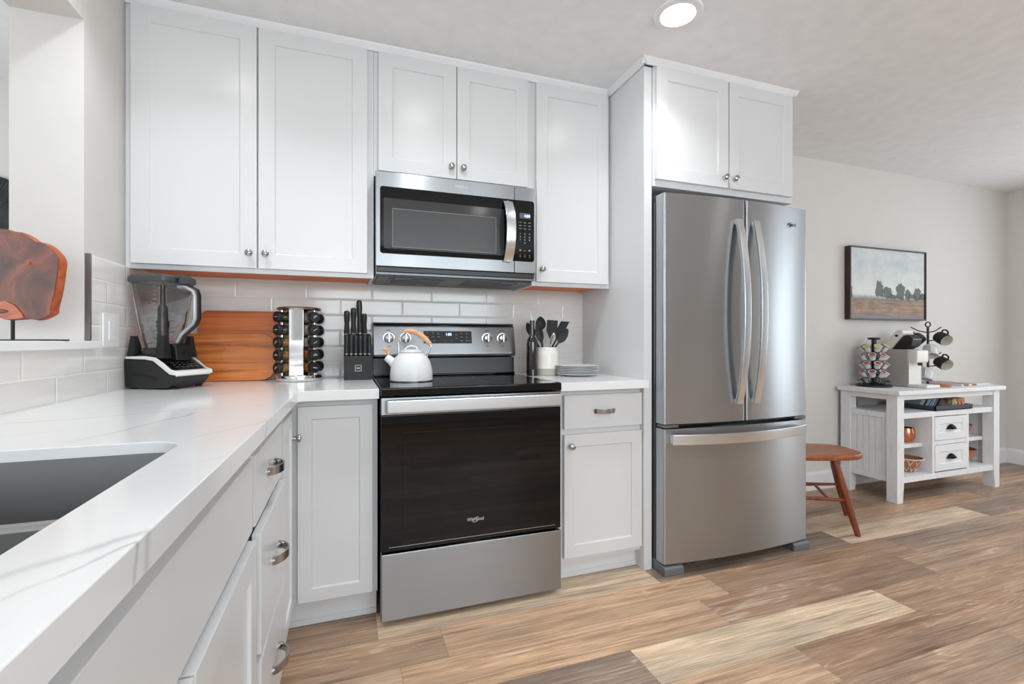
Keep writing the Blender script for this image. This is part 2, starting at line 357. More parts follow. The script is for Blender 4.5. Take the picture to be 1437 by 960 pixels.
M = dict(
    cab=mat('white_cabinet_paint', lin(219, 219, 219), 0.28, var=0.012, nscale=2),
    wall=mat('greige_wall_paint', lin(222, 218, 213), 0.85, var=0.012, bump=0.12, bscale=160),
    wallin=mat('pale_wall_paint', lin(212, 208, 203), 0.85, var=0.012, bump=0.12, bscale=160),
    ceil=mat('textured_ceiling_paint', lin(238, 239, 240), 0.9, var=0.03, nscale=14, bump=0.6, bscale=38),
    base=mat('white_trim_paint', lin(236, 236, 237), 0.4, var=0.01),
    raw=wood('raw_birch_underside', lin(214, 96, 30), lin(232, 120, 50), lin(240, 146, 78), (4, 40, 40), 0.5),
    tile_b=tile_material('glazed_tile_back', 0, 0.012, 0.914), tile_l=tile_material('glazed_tile_side', 1, -0.34, 0.914),
    edge=mat('grey_tile_edge_trim', lin(120, 119, 117), 0.4, 0.6, var=0.03),
    quartz=quartz_material(), floor=attr_floor_material(),
    steel=brushed('brushed_stainless_steel', (0.44, 0.458, 0.475, 1), 0.30, aniso=0.9),
    rsteel=brushed('range_stainless_steel', (0.325, 0.333, 0.34, 1), 0.30, aniso=0.9),
    steel2=brushed('satin_stainless_handle', (0.70, 0.72, 0.74, 1), 0.26, aniso=0.0),
    sink=brushed('stainless_sink', (0.46, 0.46, 0.46, 1), 0.36, (40, 4, 40), aniso=0.0),
    chrome=mat('polished_chrome', (0.80, 0.80, 0.80, 1), 0.06, 1.0, var=0.0),
    nickel=mat('satin_nickel', (0.42, 0.41, 0.40, 1), 0.22, 1.0, var=0.03),
    dsteel=mat('grey_appliance_side', lin(118, 119, 121), 0.35, 0.7, var=0.03),
    dgrey=mat('dark_grey_plastic', lin(74, 75, 77), 0.45, var=0.04),
    lgrey=mat('grey_plastic', lin(100, 103, 107), 0.4, var=0.04),
    black=mat('black_plastic', lin(26, 26, 27), 0.35, var=0.05),
    matteblack=mat('matte_black', lin(32, 32, 33), 0.6, var=0.05),
    bglass=mat('black_glass', lin(8, 8, 9), 0.03, var=0.0, spec=0.36),
    mwglass=mat('microwave_window_mesh', lin(64, 64, 64), 0.22, var=0.05, nscale=40),
    mwgrey=mat('microwave_window_surround', lin(50, 50, 50), 0.12, var=0.03),
    ghood=mat('grey_hood_filter', lin(96, 96, 96), 0.4, 0.5, var=0.15, nscale=60),
    mark=mat('pale_printed_marking', lin(205, 205, 205), 0.5, var=0.02),
    dimmark=mat('dim_printed_marking', lin(140, 138, 134), 0.5, var=0.02),
    darkmark=mat('dark_printed_marking', lin(40, 40, 42), 0.5, var=0.02),
    led=mat('blue_display_digits', lin(120, 160, 255), 0.4, var=0.0, emit=((0.30, 0.45, 1.0, 1), 4.0)),
    lcd=mat('grey_display_glass', lin(92, 95, 104), 0.2, var=0.0),
    amber=mat('amber_touch_marking', lin(120, 80, 50), 0.4, var=0.02),
    lamp=mat('recessed_light_lens', lin(250, 250, 250), 0.5, var=0.0, emit=((1, 0.98, 0.95, 1), 20.0)),
    board=wood('acacia_board', lin(124, 62, 20), lin(216, 122, 46), lin(240, 160, 76), (1.8, 20, 30), 0.35, 0.2),
    board2=wood('acacia_board_dark', lin(150, 74, 24), lin(218, 116, 46), lin(236, 144, 66), (1.2, 20, 26), 0.35, 0.2, 3.0),
    kettle=mat('white_enamel', lin(228, 228, 228), 0.38, var=0.01),
    beech=wood('pale_beech_wood', lin(196, 142, 104), lin(222, 172, 134), lin(238, 196, 160), (20, 20, 20), 0.45),
    cream=mat('cream_stoneware', lin(232, 227, 218), 0.25, var=0.02),
    greige=mat('unglazed_greige_band', lin(176, 170, 160), 0.6, var=0.04),
    plate=mat('white_plate_glaze', lin(216, 217, 218), 0.2, var=0.01),
    plastic_w=mat('white_plastic', lin(236, 236, 234), 0.35, var=0.01),
    oil=mat('dark_bottle_glass', lin(30, 25, 22), 0.06, var=0.0, coat=0.5),
    clear=clear_material('clear_jar_plastic', (0.93, 0.935, 0.94, 1)),
    clearh=mat('pale_translucent_plastic', lin(186, 188, 190), 0.08, var=0.02),
    clear2=clear_material('clear_thick_plastic', (0.80, 0.81, 0.82, 1)),
    spice1=mat('tan_spice', lin(196, 140, 70), 0.35, var=0.25, nscale=90), spice2=mat('brown_spice', lin(140, 86, 50), 0.35, var=0.25, nscale=90),
    spice3=mat('pale_spice', lin(206, 190, 170), 0.35, var=0.2, nscale=90), spice4=mat('orange_spice', lin(190, 110, 52), 0.35, var=0.25, nscale=90),
    spice5=mat('green_spice', lin(96, 84, 56), 0.35, var=0.25, nscale=90),
    slab=NT('tmp').m, bark=wood('orange_bark_edge', lin(128, 56, 28), lin(176, 84, 42), lin(206, 112, 62), (18, 18, 18), 0.5),
    fan=mat('charcoal_woven_fan', lin(74, 80, 82), 0.8, var=0.2, nscale=30, bump=0.4),
    frame=wood('dark_walnut_frame', lin(38, 24, 14), lin(58, 38, 22), lin(78, 54, 34), (20, 20, 6), 0.5),
    frametop=mat('grey_frame_face', lin(62, 66, 70), 0.5, var=0.05),
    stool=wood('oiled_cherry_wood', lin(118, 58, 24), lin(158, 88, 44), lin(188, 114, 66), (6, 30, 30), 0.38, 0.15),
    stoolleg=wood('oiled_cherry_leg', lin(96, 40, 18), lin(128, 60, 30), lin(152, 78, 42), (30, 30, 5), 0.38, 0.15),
    cart=NT('tmp2').m,
    bronze=mat('black_bronze', lin(36, 33, 31), 0.35, 0.6, var=0.05),
    copper=mat('hammered_copper', lin(214, 140, 110), 0.22, 1.0, var=0.1, nscale=40, bump=0.5, bscale=70),
    bowlwood=wood('turned_bowl_wood', lin(140, 84, 52), lin(172, 110, 74), lin(196, 138, 100), (12, 12, 30), 0.4),
    wirew=mat('white_coated_wire', lin(220, 216, 212), 0.4, var=0.02),
    tray=mat('slate_blue_tray', lin(62, 68, 78), 0.5, var=0.08, bump=0.2),
    machine=mat('warm_white_appliance', lin(230, 226, 218), 0.35, var=0.01),
    machine2=mat('taupe_appliance_side', lin(176, 170, 164), 0.4, var=0.03),
    podlid_r=mat('red_foil_lid', lin(186, 84, 74), 0.35, var=0.25, nscale=60), podlid_y=mat('yellow_foil_lid', lin(206, 196, 60), 0.35, var=0.2, nscale=60),
    podcup=mat('white_pod_cup', lin(226, 228, 230), 0.4, var=0.02),
    art=None)

def slab_material():
    s = NT('burl_wood_face'); v = s.coord((4, 4, 4))
    f = s.noise(v, 1.6, 7, 0.62, 1.2)
    s.L.new(s.ramp(f, [(0.32, lin(58, 36, 30)), (0.70, lin(176, 84, 44)), (0.5, lin(112, 62, 44))]), s.p.inputs['Base Color'])
    s.p.inputs['Roughness'].default_value = 0.55; s.bump(f, 0.15, 0.002); return s.m
M['slab'] = slab_material()
def cart_material():
    s = NT('distressed_white_paint'); v = s.coord((36, 36, 7)); f = s.noise(v, 1.4, 6, 0.65)
    s.L.new(s.ramp(f, [(0.26, lin(214, 214, 214)), (0.44, lin(234, 234, 235))]), s.p.inputs['Base Color'])
    s.p.inputs['Roughness'].default_value = 0.5; s.bump(f, 0.1, 0.001); return s.m
M['cart'] = cart_material()
def art_material():
    """generic field-and-trees landscape on the canvas: u along x (0..0.86), w along z (0..0.56), from the lower corner"""
    s = NT('landscape_canvas'); c = s.n('ShaderNodeTexCoord'); sp = s.n('ShaderNodeSeparateXYZ'); s.L.new(c.outputs['Object'], sp.inputs[0])
    u = s.math('DIVIDE', sp.outputs[0], 0.86); w = s.math('DIVIDE', sp.outputs[2], 0.56)
    n1 = s.noise(s.coord((4, 1, 7)), 1.5, 5, 0.6); n2 = s.noise(s.coord((5, 1, 26)), 1.4, 6, 0.65)
    n3 = s.noise(s.coord((1, 1, 1)), 26, 4, 0.6)
    sky = s.mix(s.ramp(n1, [(0.35, (0,0,0,1)), (0.65, (1,1,1,1))]), lin(192, 202, 206), lin(220, 222, 218))
    gl = s.ramp(w, [(0.34, (1,1,1,1)), (0.72, (0,0,0,1))])
    sky = s.mix(s.math('MULTIPLY', gl, 0.7), sky, lin(230, 230, 224))
    fld = s.ramp(n2, [(0.30, lin(112, 92, 80)), (0.70, lin(190, 160, 130)), (0.5, lin(154, 124, 102))])
    fld = s.mix(s.ramp(w, [(0.02, (0.75,0.75,0.75,1)), (0.12, (0,0,0,1))]), fld, lin(128, 130, 138))
    hw = s.math('ADD', w, s.math('MULTIPLY', s.math('SUBTRACT', n3, 0.5), 0.05))
    img = s.mix(s.math('GREATER_THAN', hw, 0.29), fld, sky)
    hz = s.math('SUBTRACT', 1.0, s.math('DIVIDE', s.math('ABSOLUTE', s.math('SUBTRACT', hw, 0.30)), 0.05), True)
    img = s.mix(s.math('MULTIPLY', hz, 0.75), img, lin(92, 98, 104))
    for (cx, cz, rx, rz) in ((0.39, 0.42, 0.055, 0.11), (0.49, 0.39, 0.06, 0.075), (0.67, 0.40, 0.065, 0.11), (0.77, 0.37, 0.045, 0.07), (0.91, 0.38, 0.05, 0.085), (0.98, 0.35, 0.04, 0.05), (0.01, 0.37, 0.03, 0.09), (0.57, 0.33, 0.05, 0.03), (0.84, 0.34, 0.05, 0.03)):
        a = s.math('POWER', s.math('DIVIDE', s.math('SUBTRACT', u, cx), rx), 2.0); a.node.inputs[0]
        dx = s.math('DIVIDE', s.math('SUBTRACT', u, cx), rx); dz = s.math('DIVIDE', s.math('SUBTRACT', w, cz), rz)
        d = s.math('ADD', s.math('MULTIPLY', dx, dx), s.math('MULTIPLY', dz, dz))
        d = s.math('ADD', d, s.math('MULTIPLY', s.math('SUBTRACT', n3, 0.5), 3.6))
        k = s.math('MULTIPLY', s.math('SUBTRACT', 1.25, d), 4.0, True)
        img = s.mix(s.math('MULTIPLY', k, 0.9), img, s.mix(n1, lin(52, 58, 56), lin(84, 88, 76)))
    s.L.new(img, s.p.inputs['Base Color']); s.p.inputs['Roughness'].default_value = 0.6
    return s.m
M['art'] = art_material()

def text_mesh(body, size, depth, name, m, parent, origin, right, up_, align='CENTER', squeeze=1.0, shear=0.0):
    cu = bpy.data.curves.new('tmp_text', 'FONT'); cu.body = body; cu.size = size; cu.extrude = depth; cu.align_x = align; cu.align_y = 'CENTER'; cu.shear = shear
    to = bpy.data.objects.new('tmp_text', cu); COL.objects.link(to)
    dg = bpy.context.evaluated_depsgraph_get(); me = bpy.data.meshes.new_from_object(to.evaluated_get(dg))
    bpy.data.objects.remove(to); bpy.data.curves.remove(cu)
    r = Vector(right).normalized(); u = Vector(up_).normalized(); nrm = r.cross(u)
    Mx = Matrix(((r.x*squeeze, u.x, nrm.x, origin[0]), (r.y*squeeze, u.y, nrm.y, origin[1]), (r.z*squeeze, u.z, nrm.z, origin[2]), (0,0,0,1)))
    b = MB(); me.transform(Mx); b.bm.from_mesh(me); bpy.data.meshes.remove(me)
    return b if name is None else b.build(name, m, parent, smooth=0)

def arc_pts(p0, p1, bow, n=14, power=2.0):
    p0, p1, bow = Vector(p0), Vector(p1), Vector(bow); out = []
    for i in range(n + 1):
        t = i / n; out.append(p0.lerp(p1, t) + bow * (1 - abs(2*t - 1) ** power))
    return out

# ================================================================ SETTING
# floor: rows of vinyl planks, each plank its own tint
def build_floor():
    PW, PL = 0.178, 1.236
    tints = [lin(190,158,130), lin(176,148,123), lin(160,138,119), lin(196,166,138), lin(170,143,120), lin(152,132,116), lin(184,154,128), lin(200,172,146)]
    light = lin(212,191,164); light2 = lin(212,191,166); grey = lin(144,126,112)
    b = bmesh.new(); cl = b.loops.layers.float_color.new('plank'); sh = b.loops.layers.float_color.new('shift')
    rows = range(-29, 8)
    joints = {0: 1.764, 1: 2.222, -1: 2.33, 2: 1.15, 3: 2.160, 4: 1.35, 5: 2.9, -2: 3.15, -3: 1.9, -4: 2.7}
    special = {(0, 1.764): light, (3, 0.924): light2, (3, 3.396): light2, (3, 2.160): grey, (1, 2.222): lin(156,128,106), (1, 0.986): lin(198,166,136), (0, 0.528): grey,
               (-1, 2.33): lin(162,132,108), (0, 3.0): lin(172,142,116), (2, 1.15): lin(196,164,134), (2, 2.386): lin(168,138,112), (4, 2.586): lin(190,166,140), (5, 2.9): lin(150,124,102)}
    rnd = random.Random(11)
    def quad(x0, y0, x1, y1, z, c, s_):
        f = b.faces.new([b.verts.new(p) for p in ((x0,y0,z),(x1,y0,z),(x1,y1,z),(x0,y1,z))])
        for l in f.loops: l[cl] = c; l[sh] = s_
    XA, XB = -3.2, 6.46
    for r in rows:
        y0 = -1.286 + PW * r; y1 = y0 + PW; y1 = min(y1, 0.62); y0 = max(y0, -5.2)
        if y1 <= y0: continue
        j = joints.get(r, rnd.random() * PL); x = j - PL * math.ceil((j - XA) / PL)
        while x < XB:
            c = None
            for (rr, xx), cc in special.items():
                if rr == r and abs(xx - x) < 0.05: c = cc
            rr_ = rnd.random(); t = rnd.choice(tints)
            c = c or t
            quad(max(x, XA) + 0.0004, y0 + 0.0004, min(x + PL, XB) - 0.0004, y1 - 0.0004, 0.0, c, (rnd.random(), rnd.random(), rr_, 1))
            x += PL
    quad(XA, -5.2, XB, 0.62, -0.0015, lin(60,44,34), (0,0,0,1))
    me = bpy.data.meshes.new('floor'); b.to_mesh(me); b.free(); me.materials.append(M['floor'])
    o = bpy.data.objects.new('floor', me); COL.objects.link(o); structure(o)
build_floor()

structure(MB().box(-3.2, -5.2, CEIL, 6.6, 0.62, CEIL + 0.06).build('ceiling', M['ceil']))
# back wall: kitchen + dining
structure(MB().box(-0.19, 0.0, 0.0, 6.6, 0.12, CEIL).build('wall_back', M['wall']))
# left wall with the pass-through (sill 1.08, head 2.153)
b = MB()
b.box(-0.19, -0.62, 0, 0, 0, CEIL); b.box(-0.19, -2.75, 0, 0, -0.62, 1.06); b.box(-0.19, -2.75, 2.153, 0, -0.62, CEIL); b.box(-0.19, -5.2, 0, 0, -2.75, CEIL)
structure(b.build('wall_left', M['wallin'], smooth=0))
# dining side wall with a patio door opening, rear wall with two windows, living room beyond the pass-through; dining and living-room window openings are added
b = MB(); b.box(6.46, -0.85, 0, 6.58, 0.0, CEIL); b.box(6.46, -2.55, 0, 6.58, -1.85, CEIL); b.box(6.46, -1.85, 0, 6.58, -0.85, 0.85); b.box(6.46, -1.85, 2.05, 6.58, -0.85, CEIL); b.box(6.46, -5.2, 0, 6.58, -3.25, CEIL); b.box(6.46, -3.25, 2.25, 6.58, -2.55, CEIL); b.box(6.46, -3.25, 0, 6.58, -2.55, 0.3)
structure(b.build('wall_right', M['wall'], smooth=0))
b = MB(); b.box(-0.19, -5.32, 0, 6.58, -5.2, 0.95); b.box(-0.19, -5.32, 2.15, 6.58, -5.2, CEIL); b.box(-0.19, -5.32, 0.95, 0.35, -5.2, 2.15); b.box(1.65, -5.32, 0.95, 1.85, -5.2, 2.15); b.box(3.15, -5.32, 0.95, 6.58, -5.2, 2.15)
structure(b.build('wall_rear', M['wall'], smooth=0))
structure(MB().box(-3.2, 0.6, 0, -0.19, 0.72, CEIL).build('wall_living_room', M['wallin']))
b = MB(); b.box(-3.3, -5.2, 0, -3.2, -2.4, CEIL); b.box(-3.3, -0.6, 0, -3.2, 0.72, CEIL); b.box(-3.3, -2.4, 0, -3.2, -0.6, 0.75); b.box(-3.3, -2.4, 2.35, -3.2, -0.6, CEIL)
structure(b.build('wall_living_room_side', M['wallin'], smooth=0))
# window frames on the unseen sides; dining and living-room ones added around fill lights
def window(n, x0, x1, y0, y1, z0, z1, axis):
    b = MB(); t = 0.05
    if axis == 'y':
        for q in (x0, (x0+x1)/2 - t/2, x1 - t): b.box(q, y0, z0, q + t, y1, z1, 0.004)
        for q in (z0, z1 - t): b.box(x0, y0, q, x1, y1, q + t, 0.004)
    else:
        for q in (y0, (y0+y1)/2 - t/2, y1 - t): b.box(x0, q, z0, x1, q + t, z1, 0.004)
        for q in (z0, z1 - t): b.box(x0, y0, q, x1, y1, q + t, 0.004)
    structure(b.build('window_%d' % n, M['base']))
window(1, 0.35, 1.65, -5.28, -5.24, 0.95, 2.15, 'y'); window(2, 1.85, 3.15, -5.28, -5.24, 0.95, 2.15, 'y'); window(5, -3.27, -3.23, -2.4, -0.6, 0.75, 2.35, 'x'); window(4, 6.50, 6.54, -1.85, -0.85, 0.85, 2.05, 'x'); window(3, 6.50, 6.54, -3.25, -2.55, 0.3, 2.25, 'x')
# baseboards
prof = [(0, 0), (-0.016, 0), (-0.016, 0.105), (-0.010, 0.118), (-0.008, 0.130), (0, 0.132)]
structure(MB().prism([(y, z) for y, z in prof], 'x', 3.09, 6.46).build('baseboard_back', M['base']))
structure(MB().prism([(6.46 + y, z) for y, z in prof], 'y', -5.19, -0.016).build('baseboard_right', M['base']))
# tile
structure(MB().box(0.0, -0.012, 0.905, 2.155, 0.0, 1.44).build('wall_back_tiles', M['tile_b']))
b = MB(); b.box(0.0, -0.605, 0.905, 0.012, -0.012, 1.386); b.box(0.0, -2.75, 0.905, 0.012, -0.605, 1.072)
structure(b.build('wall_left_tiles', M['tile_l'], smooth=0))
structure(MB().box(-0.001, -0.616, 1.10, 0.0145, -0.605, 1.388, 0.001).build('trim_1', M['edge']))
# pass-through ledge
sill = MB().box(-0.235, -2.70, 1.072, 0.035, -0.585, 1.0985, 0.004)
structure(sill.build('window_sill_ledge', M['quartz']))
# crown strip under the ceiling
crown = [(0, 0), (-0.008, 0), (-0.012, 0.012), (-0.022, 0.020), (-0.024, 0.0295), (0, 0.0295)]
zc = CEIL - 0.030
b = MB(); b.prism([(-0.316 + y, zc + z) for y, z in crown], 'x', 0.001, 2.14)
structure(b.build('trim_2', M['base']))
b = MB(); b.prism([(-0.642 + y, zc + z) for y, z in crown], 'x', 2.132, 3.112)
b.prism([(2.155 + x, zc + z) for x, z in crown], 'y', -0.666, -0.317)
b.prism([(3.09 - x, zc + z) for x, z in crown], 'y', -0.666, -0.001)
structure(b.build('trim_3', M['base']))

# recessed lights
for i, (lx, ly) in enumerate(CAN_SPOTS):
    vis = i == 2
    t = thing('recessed_light', 'round white recessed light glowing in the ceiling' + (' above the refrigerator side panel' if vis else ' out of view' if ly < -2 else ' over the tall wall cabinets' if i == 0 else ' over the stove'), 'ceiling light', (lx, ly, CEIL), group='recessed ceiling lights')
    MB().lathe([(0.066, -0.004), (0.070, -0.009), (0.094, -0.007), (0.098, -0.001), (0.098, 0.0), (0.066, 0.0)], (lx, ly, CEIL), 48).build('trim_ring', M['base'], t)
    MB().lathe([(0, -0.004), (0.066, -0.004)], (lx, ly, CEIL), 40).build('lens', M['lamp'], t)
    l = bpy.data.lights.new('can_light', 'AREA'); l.shape = 'DISK'; l.size = 0.13; l.energy = CAN_POWER * (2.6 if lx > 3 else 1.0); l.spread = 2.1; l.color = (0.90, 0.955, 1.0)  # unseen dining pair runs stronger as fill
    lo = bpy.data.objects.new('can_light', l); COL.objects.link(lo); lo.parent = t; lo.location = (0, 0, -0.012)

# ================================================================ CABINETS
def shaker(x0, x1, z0, z1, yf, rail=0.062, th=0.020, rec=0.0075):
    """recessed-panel door, front face at y=yf facing -y"""
    t = bmesh.new()
    def V(x, y, z): return t.verts.new((x, y, z))
    def ring(a0, a1, c0, c1, y): return [V(a0, y, c0), V(a1, y, c0), V(a1, y, c1), V(a0, y, c1)]
    O = ring(x0, x1, z0, z1, yf); I = ring(x0+rail, x1-rail, z0+rail, z1-rail, yf)
    R = ring(x0+rail+0.003, x1-rail-0.003, z0+rail+0.003, z1-rail-0.003, yf+rec); B = ring(x0, x1, z0, z1, yf+th)
    for k in range(4):
        j = (k+1) % 4
        t.faces.new((O[k], O[j], I[j], I[k])); t.faces.new((I[k], I[j], R[j], R[k])); t.faces.new((O[j], O[k], B[k], B[j]))
    t.faces.new(R); t.faces.new(B[::-1])
    bmesh.ops.recalc_face_normals(t, faces=t.faces[:])
    ed = [e for e in t.edges if len(e.link_faces) == 2 and e.calc_face_angle(0) > 0.6]
    bmesh.ops.bevel(t, geom=ed, offset=0.0016, segments=2, profile=0.5, affect='EDGES')
    return MB().merge(t)
def knob_mb(x, y, z):
    """round cabinet knob standing out towards -y from (x, y, z)"""
    return MB().lathe([(0, 0), (0.0085, 0), (0.0075, -0.004), (0.005, -0.009), (0.0055, -0.014), (0.0125, -0.018), (0.0150, -0.022), (0.0140, -0.027), (0.009, -0.030), (0.003, -0.0315), (0, -0.0315)], (x, y, z), 24, 'y')
def pull_mb(x, y, z, w=0.105):
    """broad bow pull"""
    b = MB()
    pts = []
    for i in range(19):
        a = i / 18; px = x - w/2 + w * a; d = 0.030 * math.sin(PI * a) ** 0.6 if 0 < a < 1 else 0
        pts.append((px, y - 0.002 - d, z))
    b.band(pts, (0, 0, 0.021), 0.005)
    for s in (-1, 1): b.lathe([(0, 0), (0.009, 0), (0.009, -0.003), (0.006, -0.006), (0, -0.006)], (x + s*(w/2 - 0.003), y, z), 16, 'y')
    return b
CABG = 'white shaker kitchen cabinets'
def door_part(root, x0, x1, z0, z1, yf, knob=None, rail=0.062):
    d = shaker(x0, x1, z0, z1, yf, rail).build('door', M['cab'], root)
    if knob: knob_mb(knob[0], yf, knob[1]).build('knob', M['nickel'], d)
    return d

# --- wall cabinets (body = carcass with a face frame; recessed raw wood underside)
def wall_cabinet(name, label, x0, x1, z0, z1, yf, y_back=-0.014, underside=True):
    t = thing(name, label, 'cabinet', ((x0+x1)/2, y_back, z0), group=CABG)
    b = MB(); fz = 0.042
    b.box(x0, yf, z0, x1, yf + 0.019, z1)                                   # face frame
    b.box(x0, yf + 0.019, z0, x0 + 0.013, y_back, z1); b.box(x1 - 0.013, yf + 0.019, z0, x1, y_back, z1)
    b.box(x0 + 0.013, yf + 0.019, z0 + 0.022, x1 - 0.013, y_back, z1)
    b.build('body', M['cab'], t, smooth=0)
    if underside: MB().box(x0 + 0.014, yf + 0.020, z0 + 0.012, x1 - 0.014, y_back, z0 + 0.0225).build('underside', M['raw'], t)['label'] = 'raw orange wood underside panel'
    return t
ZUT = 2.415
c = wall_cabinet('wall_cabinet', 'white double-door wall cabinet above the blender and cutting boards', 0.001, 0.930, 1.383, ZUT, -0.315)
door_part(c, 0.0225, 0.4595, 1.402, 2.433 - 0.02, -0.335, (0.433, 1.462)); door_part(c, 0.4655, 0.9015, 1.402, 2.413, -0.335, (0.494, 1.463))
c = wall_cabinet('wall_cabinet', 'short white double-door wall cabinet above the microwave', 0.931, 1.703, 1.850, ZUT, -0.315, underside=False)
door_part(c, 0.950, 1.3095, 1.872, 2.413, -0.335, (1.283, 1.924)); door_part(c, 1.3135, 1.676, 1.872, 2.413, -0.335, (1.341, 1.924))
c = wall_cabinet('wall_cabinet', 'narrow white single-door wall cabinet between microwave and refrigerator panel', 1.704, 2.154, 1.380, ZUT, -0.315)
door_part(c, 1.723, 2.1385, 1.400, 2.413, -0.335, (1.750, 1.462))
c = thing('wall_cabinet', 'white double-door cabinet above the refrigerator', 'cabinet', (2.64, 0, 1.842), group=CABG)
b = MB(); b.box(2.202, -0.640, 1.842, 3.090, -0.002, ZUT); b.build('body', M['cab'], c, smooth=0)
door_part(c, 2.2085, 2.640, 1.872, 2.412, -0.660, (2.610, 1.920)); door_part(c, 2.646, 3.075, 1.872, 2.412, -0.660, (2.672, 1.920))
# fridge end panel
p = MB().box(2.156, -0.631, 0.0, 2.200, -0.0005, ZUT + 0.0, 0.0015).build('end_panel', M['cab'])
tag(set_origin(p, (2.178, -0.3, 0)), 'tall white end panel between the counter and the refrigerator', 'panel')

# --- base cabinets on the back wall
c = thing('base_cabinet', 'white corner base cabinet with a folding door beside the stove', 'cabinet', (0.4, -0.3, 0), group=CABG)
b = MB(); b.prism([(0.014, -0.014), (0.930, -0.014), (0.930, -0.600), (0.608, -0.600), (0.608, -0.905), (0.014, -0.905)], 'z', 0.105, 0.875)
b.build('body', M['cab'], c, smooth=0)
b = MB(); b.box(0.545, -0.562, 0, 0.928, -0.545, 0.106); b.box(0.545, -0.905, 0, 0.562, -0.562, 0.106); b.box(0.562, -0.568, 0, 0.928, -0.562, 0.022)
b.build('toe_kick', M['cab'], c, smooth=0)
shaker(0.641, 0.911, 0.113, 0.850, -0.620, 0.048).build('door', M['cab'], c)
d = shaker(-0.27, 0.0, 0.113, 0.838, 0.0, 0.05)      # the second leaf faces +x
d.xf(Matrix.Translation((0.628, -0.632, 0)) @ Matrix.Rotation(PI/2, 4, 'Z'))
d = d.build('door', M['cab'], c)
k = knob_mb(0, 0, 0); k.xf(Matrix.Translation((0.628, -0.668, 0.742)) @ Matrix.Rotation(PI/2, 4, 'Z')); k.build('knob', M['nickel'], d)

c = thing('base_cabinet', 'narrow white base cabinet with one drawer between stove and refrigerator', 'cabinet', (1.93, -0.3, 0), group=CABG)
b = MB(); b.box(1.702, -0.600, 0.090, 2.1555, -0.014, 0.875); b.build('body', M['cab'], c, smooth=0)
b = MB(); b.box(1.702, -0.560, 0, 2.1555, -0.545, 0.0905); b.box(1.702, -0.567, 0, 2.1555, -0.560, 0.022); b.build('toe_kick', M['cab'], c, smooth=0)
d = MB().box(1.741, -0.620, 0.697, 2.157 - 0.004, -0.6005, 0.851, 0.002).build('drawer', M['cab'], c); pull_mb(1.947, -0.620, 0.774).build('pull', M['nickel'], d)
door_part(c, 1.741, 2.153, 0.112, 0.672, -0.620, (1.772, 0.622), 0.056)

# --- left run: local frame with u along +y (world), front facing +x
LR = Matrix.Translation((0.622, 0, 0)) @ Matrix.Rotation(PI/2, 4, 'Z')     # local x -> +y, local -y -> +x
def lr(mb): return mb.xf(LR)
c = thing('base_cabinet', 'white three-drawer base cabinet between corner door and sink cabinet', 'cabinet', (0.3, -1.14, 0), group=CABG)
lr(MB().box(-1.368, 0.0205, 0.105, -0.906, 0.606, 0.875)).build('body', M['cab'], c, smooth=0)
lr(MB().box(-1.368, 0.062, 0, -0.906, 0.078, 0.106)).build('toe_kick', M['cab'], c, smooth=0)
for z0, z1, out, top in ((0.680, 0.840, 0.0, 1), (0.392, 0.664, -0.012, 0), (0.113, 0.374, -0.012, 0)):
    d = lr(MB().box(-1.358, out, z0, -0.916, 0.0198 + out, z1, 0.002)).build('drawer', M['cab'], c)
    lr(pull_mb(-1.137, out, (z0 + z1) / 2 + (0.0 if top else 0.0), 0.11)).build('pull', M['nickel'], d)
c = thing('base_cabinet', 'wide white sink base cabinet with false front and two doors', 'cabinet', (0.3, -1.83, 0), group=CABG)
b = MB(); b.box(-2.290, 0.0205, 0.105, -1.3695, 0.038, 0.875); b.box(-1.388, 0.038, 0.105, -1.3695, 0.606, 0.875); b.box(-2.290, 0.038, 0.105, -2.272, 0.606, 0.875)
b.box(-2.272, 0.038, 0.105, -1.388, 0.606, 0.125)
lr(b).build('body', M['cab'], c, smooth=0)
lr(MB().box(-2.290, 0.062, 0, -1.3695, 0.078, 0.106)).build('toe_kick', M['cab'], c, smooth=0)
lr(MB().box(-2.270, 0.0, 0.684, -1.392, 0.020, 0.842, 0.002)).build('false_front', M['cab'], c)
for x0, x1, kx in ((-2.270, -1.834, -1.862), (-1.828, -1.392, -1.80)):
    d = lr(shaker(x0, x1, 0.113, 0.664, -0.008, 0.06)).build('door', M['cab'], c); lr(knob_mb(kx, -0.008, 0.60)).build('knob', M['nickel'], d)
c = thing('base_cabinet', 'white base cabinet nearest the camera past the sink cabinet', 'cabinet', (0.3, -2.6, 0), group=CABG)
lr(MB().box(-2.740, 0.0205, 0.105, -2.292, 0.606, 0.875)).build('body', M['cab'], c, smooth=0)
lr(MB().box(-2.740, 0.062, 0, -2.292, 0.078, 0.106)).build('toe_kick', M['cab'], c, smooth=0)
d = lr(shaker(-2.722, -2.308, 0.113, 0.842, 0.0, 0.06)).build('door', M['cab'], c); lr(knob_mb(-2.34, 0.0, 0.75)).build('knob', M['nickel'], d)

